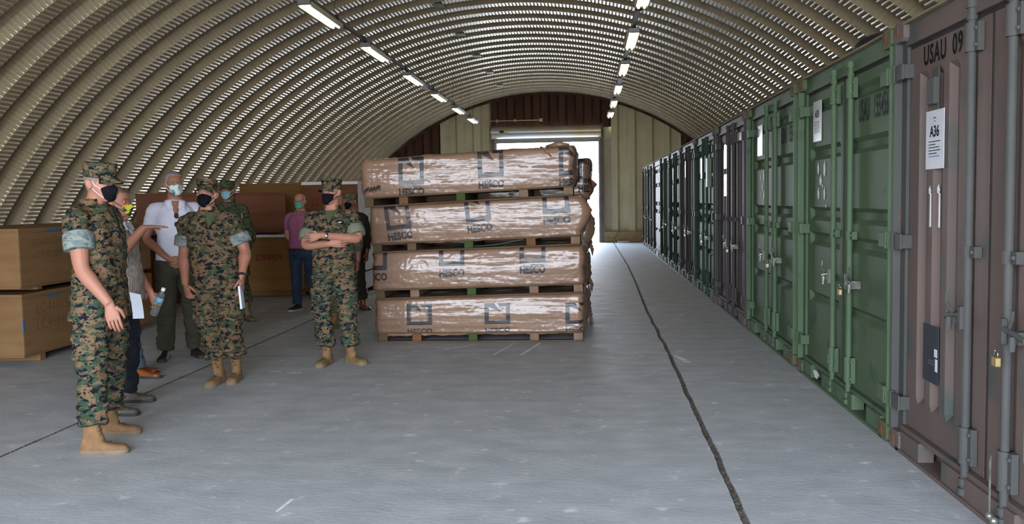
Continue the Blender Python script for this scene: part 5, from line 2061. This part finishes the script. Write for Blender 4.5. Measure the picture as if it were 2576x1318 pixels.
# ---------------------------------------------------------------- 2: civilian behind him, coloured mask, arm out
p = Person(-3.60, 6.68, -88, k=0.965, skin=SK_B, voxel=0.0065, bulk=1.06, belly=.05, yaw=-4, pitch=0, headfwd=.02,
           label='man in beige ribbed polo with dark sleeves and multicoloured mask, holding one arm out flat',
           J=dict(ankR=(.20, .0, .09), kneeR=(.16, .02, .5), ankL=(-.26, -.09, .09), kneeL=(-.18, -.02, .5), footR=2, footL=-6,
                  shR=(.18, -.01, 1.39), elR=(.235, .10, 1.20), wrR=(.10, .275, 1.425), hdR=dict(d=(-.1, 1, .02), n=(0, 0, -1), side=(-1, 0, .0), curl=.10, thumb=.1),
                  shL=(-.18, -.01, 1.39), elL=(-.22, .03, 1.10), wrL=(-.16, .185, .925), hdL=dict(d=(.05, .45, -.9), n=(.9, .3, .2), side=(.1, .8, .5), curl=1.0)))
p.body()
p.trousers(M_navy, end=0.10, blouse=False, pockets=False, wide=.95, wr=.007)
p.shirt(M_ribbed, hem=0.88, sleeve=.45, wr=.006, flare=.02, name='polo_shirt')
for q, (end, d, _) in zip((1, -1), p.cuffs):
    sh = p.J('shR' if q == 1 else 'shL')
    limb(MB(), [sh, end, end + d * .05], [.08, .078, .074])
    mb = MB().tube([sh.lerp(end, .1), sh.lerp(end, .5), end, end + d * .035, end + d * .036], [.084, .084, .080, .077, .060], 20)
    mb.build('sleeve', mat('black_sleeve', (0.022, 0.022, 0.026), rough=0.9), p.e, smooth=60)
p.patch([(-.055, 1.462), (.055, 1.462), (.012, 1.33), (-.012, 1.33)], M_polo, 'collar_placket', off=.010)
for q in (-1, 1): p.patch([(q * .045, 1.468), (q * .085, 1.462), (q * .075, 1.405), (q * .025, 1.41)][::q], M_polo, 'collar', off=.014)
p.footwear('shoe', M_shoegrey, M_dark, ln=.30)
p.eyes(0).brows(M_hairbrown).hair(M_hairbrown, lo=.36, front=.80, thick=.004, side=.52)
p.mask(M_maskcol, M_maskblk, wide=52, z1=.43, zs=(.16, .34))
P2 = p
# bottle in his left hand
wl_ = p.to_world(p.J('wrL'))
BX = Vector((wl_.x + 0.075, wl_.y - .02, wl_.z - .065))
M_pet = mat('clear_bottle', (0.62, 0.66, 0.70), rough=0.08, spec=0.6)
M_pet.node_tree.nodes['Principled BSDF'].inputs['Transmission Weight'].default_value = 0.85
M_pet.node_tree.nodes['Principled BSDF'].inputs['IOR'].default_value = 1.2
bt = empty('water_bottle', BX, label='clear water bottle with blue label held low by the man in the beige polo', cat='bottle')
bt.rotation_euler = (0, R(24), 0)
def lathe(prof, n=20):
    return [[(r * math.cos(2 * PI * i / n), r * math.sin(2 * PI * i / n), z) for i in range(n)] for z, r in prof]
MB().loft(lathe([(-.125, .024), (-.12, .030), (-.05, .031), (-.045, .029), (.03, .029), (.035, .031), (.055, .027), (.078, .013), (.09, .012)])).build('bottle_body', M_pet, bt, smooth=50)
MB().loft(lathe([(-.02, .0315), (-.02, .0318), (.032, .0318), (.032, .0315)]), cap=False).build('bottle_label', mat('bottle_label_blue', (0.05, 0.22, 0.36), (0.30, 0.42, 0.48), scale=30, rough=.4), bt, smooth=True)
MB().loft(lathe([(-.032, .0315), (-.032, .0318), (-.02, .0318), (-.02, .0315)]), cap=False).build('label_band', mat('bottle_band_green', (0.22, 0.45, 0.05), rough=.4), bt, smooth=True)
MB().loft(lathe([(.085, .0155), (.108, .0155), (.110, .014)])).build('bottle_cap', M_strap, bt, smooth=50)
# papers he carries, showing beside the marine
mb = MB()
w0 = Vector((-3.27, 6.40, .94))
vs = []
for k_ in range(7):
    t = k_ / 6
    for u in (0, 1):
        vs.append((w0.x - .10 + u * .075 + .01 * t, w0.y + .02 * math.sin(t * 2) + u * .02, w0.z - .20 * t - (0.02 if u else 0) * (1 - t)))
vs2 = [(a, b + .004, c) for a, b, c in vs]
fs = [(2 * i, 2 * i + 1, 2 * i + 3, 2 * i + 2) for i in range(6)]
fs += [tuple(14 + j for j in reversed(f)) for f in fs] + [(0, 14, 15, 1), (12, 13, 27, 26)] + [(2 * i, 2 * i + 2, 16 + 2 * i, 14 + 2 * i) for i in range(6)] + [(2 * i + 3, 2 * i + 1, 15 + 2 * i, 17 + 2 * i) for i in range(6)]
mb.add(vs + vs2, fs)
tag(mb.build('papers', M_paper2), 'white paper hanging at hip height behind the marine in profile', 'paper')

# ---------------------------------------------------------------- 3: person hidden behind those two
p = Person(-4.27, 8.02, -88, k=0.94, skin=SK_B, voxel=0.011, bulk=.95, yaw=0, lean=.0,
           label='man hidden behind the man in beige, only grey jeans and tan leather shoe showing',
           J=dict(ankR=(.12, .16, .09), kneeR=(.12, .10, .5), ankL=(-.12, .02, .09), footR=0, footL=0))
p.body()
p.trousers(M_slategrey, end=0.09, blouse=False, pockets=False, wide=.95, voxel=.014)
p.shirt(M_navy, hem=0.88, sleeve=.5, voxel=.014)
p.footwear('shoe', M_shoebrn, M_dark, ln=.31, lace=False)
p.hair(M_hairbrown)

# ---------------------------------------------------------------- 4: tall man, white polo
p = Person(-4.20, 8.98, 208, k=1.075, skin=SK_C, voxel=0.0075, bulk=1.0, yaw=14, pitch=6, headfwd=.0,
           label='tall grey-haired man in white polo and olive trousers with patterned mask, hands clasped in front',
           J=dict(ankR=(.14, .0, .09), ankL=(-.14, -.04, .09), footR=14, footL=-14,
                  elR=(.27, .02, 1.135), wrR=(.09, .20, .965), shR=(.18, -.01, 1.39), shL=(-.18, -.01, 1.39), elL=(-.26, .03, 1.135), wrL=(-.07, .21, .955),
                  hdR=dict(d=(-.8, .3, -.5), n=(-.3, -.9, 0), side=(.3, .3, .8), curl=.8), hdL=dict(d=(.8, .25, -.5), n=(.3, -.9, 0), side=(-.3, .3, .8), curl=.8)))
p.body()
p.trousers(M_trsolive, end=0.09, blouse=False, pockets=False, wide=1.05, wr=.008)
p.shirt(M_polo, hem=0.94, sleeve=.62, wr=.006, flare=.0, tuck=True, name='polo_shirt', sleeve_r=.074)
for q in (-1, 1): p.patch([(q * .035, 1.468), (q * .095, 1.462), (q * .080, 1.385), (q * .022, 1.40)][::q], M_polo, 'collar', off=.016, thick=.005)
p.patch([(-.045, 1.466), (.045, 1.466), (.006, 1.31), (-.006, 1.31)], SK_C, 'open_neck', off=.006)
mb = MB()
for zz in (1.335, 1.26):
    c = p.trunk(0, zz, .016)
    mb.sphere(c, (.022, .006, .028), 14, 8)
tag(mb.build('sunglasses', M_black, None, smooth=True, loc=(p.x, p.y, 0), rz=p.rz), 'dark sunglasses hooked on the placket of the white polo', 'glasses')
c = p.trunk(R(-46), 1.33, .010)
MB().sphere(c, (.022, .008, .022), 16, 8).build('round_emblem', mat('emblem_navy', (0.04, 0.05, 0.16), (0.3, 0.3, 0.45), scale=60, rough=.7), p.e, smooth=True)
p.footwear('shoe', M_shoeblk, M_dark, ln=.31, lace=False)
p.eyes(0.2).brows(M_hairgrey).hair(M_hairgrey, lo=.34, front=.80, thick=.009, side=.50)
p.mask(M_maskpat, M_strap, wide=56, z1=.46, zs=(.12, .37))

# ---------------------------------------------------------------- 5: marine facing the camera with a notebook
p = Person(-3.245, 7.72, 180, k=1.0, skin=SK_B, voxel=0.0065, bulk=1.13, belly=.03, yaw=2, pitch=10, leanx=.12, tz=.05, arm=1.08,
           label='stocky marine facing the camera in woodland digital camouflage, black mask, green t-shirt at neck',
           J=dict(hipR=(.10, 0, .92), kneeR=(.10, .03, .50), ankR=(.012, .03, .09), hipL=(-.10, 0, .92), kneeL=(-.105, .02, .50), ankL=(-.100, -.09, .09), footR=4, footL=-6,
                  shR=(.195, -.01, 1.39), elR=(.275, .0, 1.13), wrR=(.255, .10, .885), shL=(-.195, -.01, 1.39), elL=(-.285, .0, 1.14), wrL=(-.275, .14, .945),
                  hdR=dict(d=(-.35, .25, -.9), n=(-.5, -.75, -.1), side=(-.75, .5, .25), curl=1.25), hdL=dict(d=(-.0, .12, -1), n=(1, .1, 0), side=(.1, 1, .1), curl=.55)))
p.body()
p.trousers(C_WD, end=0.225, wide=1.02, wr=.012)
p.shirt(C_WD, hem=0.845, sleeve=.66, cuff=C_CUFF, cuffw=.085, wr=.014, flare=.02, name='blouse', sleeve_r=.074)
p.open_collar(C_WD, M_olive, v=.125, w=.070)
p.footwear(msole=M_sole)
p.eyes(0).brows(M_hair).hair(M_hair, lo=.34, front=.70, thick=.002, side=.5)
p.cap(C_WD, tilt=R(2), z0=.64)
p.mask(M_maskblk, M_strap, wide=60, z1=.44, zs=(.12, .36))
for q in (-1, 1):
    p.patch([(q * .045, 1.325), (q * .150, 1.325), (q * .150, 1.285), (q * .098, 1.270), (q * .045, 1.285)][::q], C_WD, 'pocket_flap', off=.016)
MB().sphere(p.trunk(R(24), 1.425, .016), (.003, .003, .006), 6, 4).sphere(p.trunk(R(-4), 1.36, .016), (.004, .003, .004), 6, 4).build('collar_pin', M_chrome, p.e)
band(p, p.J('elL').lerp(p.J('wrL'), .93), p.J('wrL') - p.J('elL'), .033, .026, M_black, dial=((-1, .2, 0), M_dark))
hw = p.to_world(p.J('wrL'))
nb = empty('notebook', (hw.x + .003, hw.y - .03, hw.z - .17), label='small pale notebook held edge-on in the hand of the stocky marine', cat='notebook')
nb.rotation_euler = (R(0), R(-4), R(12))
MB().box(-.009, -.006, -.07, .07, -.10, .10).box(.006, .009, -.07, .07, -.10, .10).box(-.009, .009, .066, .070, -.10, .10).build('cover', mat('notebook_cover', (0.42, 0.46, 0.62), rough=.5), nb)
MB().box(-.006, .006, -.068, .064, -.097, .097).build('pages', M_paper2, nb)

# ---------------------------------------------------------------- 6: blue surgical mask, green camouflage
p = Person(-4.79, 11.82, 188, k=1.06, skin=SK_C, voxel=0.009, bulk=1.04, yaw=-4,
           label='serviceman in dark green camouflage with a pale blue surgical mask, behind the stocky marine',
           J=dict(ankL=(-.19, -.04, .09), kneeL=(-.14, .02, .5), footL=-32, footR=12, elL=(-.245, -.03, 1.12), wrL=(-.235, .08, .88)))
p.body()
p.trousers(C_NV, end=0.24, voxel=.012, wr=.010)
p.shirt(C_NV, hem=0.84, sleeve=1.85, voxel=.012, name='blouse', sleeve_r=.072)
p.open_collar(C_NV, M_browntee, v=.06)
p.footwear(m=mat('olive_boot', (0.19, 0.145, 0.06), (0.15, 0.115, 0.05), scale=12, rough=.9), msole=M_solebr)
p.eyes(0).hair(M_hairbrown, lo=.36, front=.7, thick=.002)
p.cap(C_NV, tilt=R(6), z0=.60)
p.mask(M_maskblue, M_strap, wide=50, z1=.47, zs=(.14, .40), fold=True)
c = p.trunk(R(-58), 1.30, .02)
MB().tube([c + Vector((0, .0, .045)), c, c + Vector((-.006, 0, -.05))], .004, 8).build('pen', M_strap, p.e)

# ---------------------------------------------------------------- 7: person behind number 6
p = Person(-5.06, 12.55, 195, k=0.985, skin=SK_C, voxel=0.013, bulk=1.0, yaw=30,
           label='person mostly hidden behind the serviceman with the blue mask, one ear and shoulder showing',
           J=dict(elL=(-.30, -.02, 1.14), wrL=(-.24, .10, .90)))
p.body()
p.trousers(mat('brown_trousers', (0.06, 0.028, 0.018), rough=.9), end=0.10, blouse=False, pockets=False, voxel=.016)
p.shirt(C_AR, hem=0.86, sleeve=1.5, voxel=.016)
p.footwear(m=M_shoeblk, msole=M_dark, lace=False)
p.hair(M_hairbrown, lo=.34, front=.75)

# ---------------------------------------------------------------- 8: pink shirt, green mask, bald
p = Person(-4.19, 13.02, 178, k=0.965, skin=skin_mat('skin_pink', (0.38, 0.17, 0.12)), voxel=0.009, bulk=1.02, yaw=0,
           label='bald man in pink short-sleeved shirt, jeans and a green surgical mask, hands behind his back',
           J=dict(ankR=(.10, -.02, .09), kneeR=(.09, .02, .5), ankL=(-.20, .04, .09), kneeL=(-.16, .02, .5), footR=14, footL=-14, elR=(.235, -.05, 1.12), wrR=(.08, -.17, .965), elL=(-.235, -.05, 1.12), wrL=(-.08, -.17, .965),
                  hdR=dict(d=(-.9, -.1, -.3), n=(0, 1, 0), side=(0, -.3, 1), curl=.5), hdL=dict(d=(.9, -.1, -.3), n=(0, 1, 0), side=(0, -.3, 1), curl=.5)))
p.body()
p.trousers(M_jeans, end=0.10, blouse=False, pockets=False, wide=.90, voxel=.011, wr=.006, top=.97)
p.shirt(M_pink, hem=0.945, sleeve=.62, voxel=.010, wr=.006, flare=.0, tuck=True, sleeve_r=.074)
for q in (-1, 1): p.patch([(q * .03, 1.468), (q * .08, 1.465), (q * .068, 1.41), (q * .016, 1.415)][::q], M_pink, 'collar', off=.014, thick=.004)
p.patch([(-.035, 1.466), (.035, 1.466), (.004, 1.37), (-.004, 1.37)], SK_C, 'open_neck', off=.006)
p.patch([(-.010, 1.38), (.010, 1.38), (.010, .98), (-.010, .98)], M_pink, 'button_placket', off=.009)
mb = MB()
r_ = rows_interp(p.trows, p.P(0, 0, .95).z)
rings = []
for i in range(33):
    a = 2 * PI * i / 32
    rings.append([(r_[1] + (r_[3] + t) * math.cos(a), r_[2] + (r_[4] + t) * math.sin(a), p.P(0, 0, .935).z + z) for t, z in ((-.004, -.018), (.004, -.018), (.004, .018), (-.004, .018))])
mb.loft(rings, cap=False)
mb.build('belt', M_shoeblk, p.e)
p.footwear('shoe', M_shoeblk, M_solewht, ln=.29, lace=False)
p.eyes(0)
p.mask(M_maskgrn, M_strap, wide=50, z1=.47, zs=(.12, .40), fold=True)
gl = MB()
for q in (-1, 1):
    gl.tube([p.H @ Vector((q * .033 + .021 * math.cos(2 * PI * i / 14), .094, .50 * HH + .014 * math.sin(2 * PI * i / 14))) for i in range(15)], .0013, 4)
    gl.tube([p.H @ Vector((q * .054, .092, .51 * HH)), p.H @ Vector((q * .078, .0, .52 * HH))], .0014, 4)
gl.build('spectacles', M_grey, p.e)

# ---------------------------------------------------------------- 9: marine with crossed arms
p = Person(-2.46, 8.62, 184, k=1.005, skin=SK_A, voxel=0.0065, bulk=1.07, yaw=-30, pitch=3, tz=.035, arm=1.06,
           label='marine with folded arms and a steel wristwatch beside the wrapped bundles, looking left',
           J=dict(hipR=(.095, 0, .92), kneeR=(.115, .02, .50), ankR=(.085, .02, .09), hipL=(-.095, 0, .92), kneeL=(-.125, .02, .50), ankL=(-.145, -.04, .09), footR=12, footL=-46,
                  shR=(.185, -.01, 1.395), elR=(.245, .10, 1.150), wrR=(-.015, .215, 1.165), shL=(-.185, -.01, 1.395), elL=(-.265, .10, 1.20), wrL=(.055, .265, 1.245),
                  hdR=dict(d=(-1, -.16, .03), n=(0, -1, 0), side=(0, .1, 1), curl=.35), hdL=dict(d=(.93, .02, -.22), n=(-.1, -1, -.1), side=(-.2, 0, 1), curl=.6, spread=.25)))
p.body()
p.trousers(C_WDG, end=0.175, wide=1.02, wr=.011)
p.shirt(C_WD, hem=0.845, sleeve=.70, cuff=M_cuffgreen, cuffw=.085, wr=.013, flare=.025, name='blouse', sleeve_r=.071)
p.open_collar(C_WD, M_olive, v=.12, w=.066)
p.footwear(toe=M_boottoe)
p.eyes(0).brows(M_hair).hair(M_hair, lo=.34, front=.70, thick=.002, side=.46)
p.cap(C_WD, tilt=R(2), z0=.64)
p.mask(M_maskblk, M_maskblk, wide=66, z1=.44, zs=(.16, .40))
band(p, p.J('elL').lerp(p.J('wrL'), .86), p.J('wrL') - p.J('elL'), .0335, .024, M_chrome, dial=((-.1, .35, 1), M_dark))
for q in (-1, 1):
    p.patch([(q * .045, 1.335), (q * .145, 1.335), (q * .145, 1.295), (q * .095, 1.280), (q * .045, 1.295)][::q], C_WD, 'pocket_flap', off=.014)
mb = MB().sphere(p.trunk(R(-24), 1.355, .016), (.022, .004, .006), 10, 5).sphere(p.trunk(R(-24), 1.355, .018), (.006, .004, .010), 8, 5)
mb.sphere(p.trunk(R(30), 1.425, .016), (.006, .004, .005), 8, 4).sphere(p.trunk(R(-30), 1.425, .016), (.006, .004, .005), 8, 4)
mb.build('badge', M_chrome, p.e)

# ---------------------------------------------------------------- 10, 11: two people behind him
p = Person(-3.06, 11.05, 176, k=0.96, skin=SK_C, voxel=0.013, bulk=.95, yaw=0,
           label='person whose single camouflaged leg shows between the legs of the marine with folded arms',
           J=dict(ankR=(.12, 0, .09)))
p.body()
p.trousers(C_AR, end=0.22, voxel=.014)
p.shirt(C_AR, hem=0.86, sleeve=1.6, voxel=.014, bulk=None) if False else p.shirt(C_AR, hem=0.86, sleeve=1.6, voxel=.014)
p.footwear()
p.hair(M_hairbrown)
p = Person(-3.44, 13.1, 175, k=0.955, skin=SK_C, voxel=0.011, bulk=1.0, yaw=-35,
           label='person in a camouflage cap and dark clothes just behind the marine with folded arms',
           J=dict(ankL=(-.14, .0, .09), footL=-40))
p.body()
p.trousers(mat('dark_brown_trousers', (0.03, 0.02, 0.014), rough=.9), end=0.16, voxel=.014, pockets=False)
p.shirt(mat('dark_brown_jacket', (0.028, 0.02, 0.014), rough=.9), hem=0.80, sleeve=1.8, voxel=.014)
p.footwear(m=M_shoebrn, msole=M_dark, lace=False)
p.hair(M_hairbrown)
p.cap(C_AR, tilt=R(0), z0=.62)
p.mask(M_maskblk, M_maskblk)
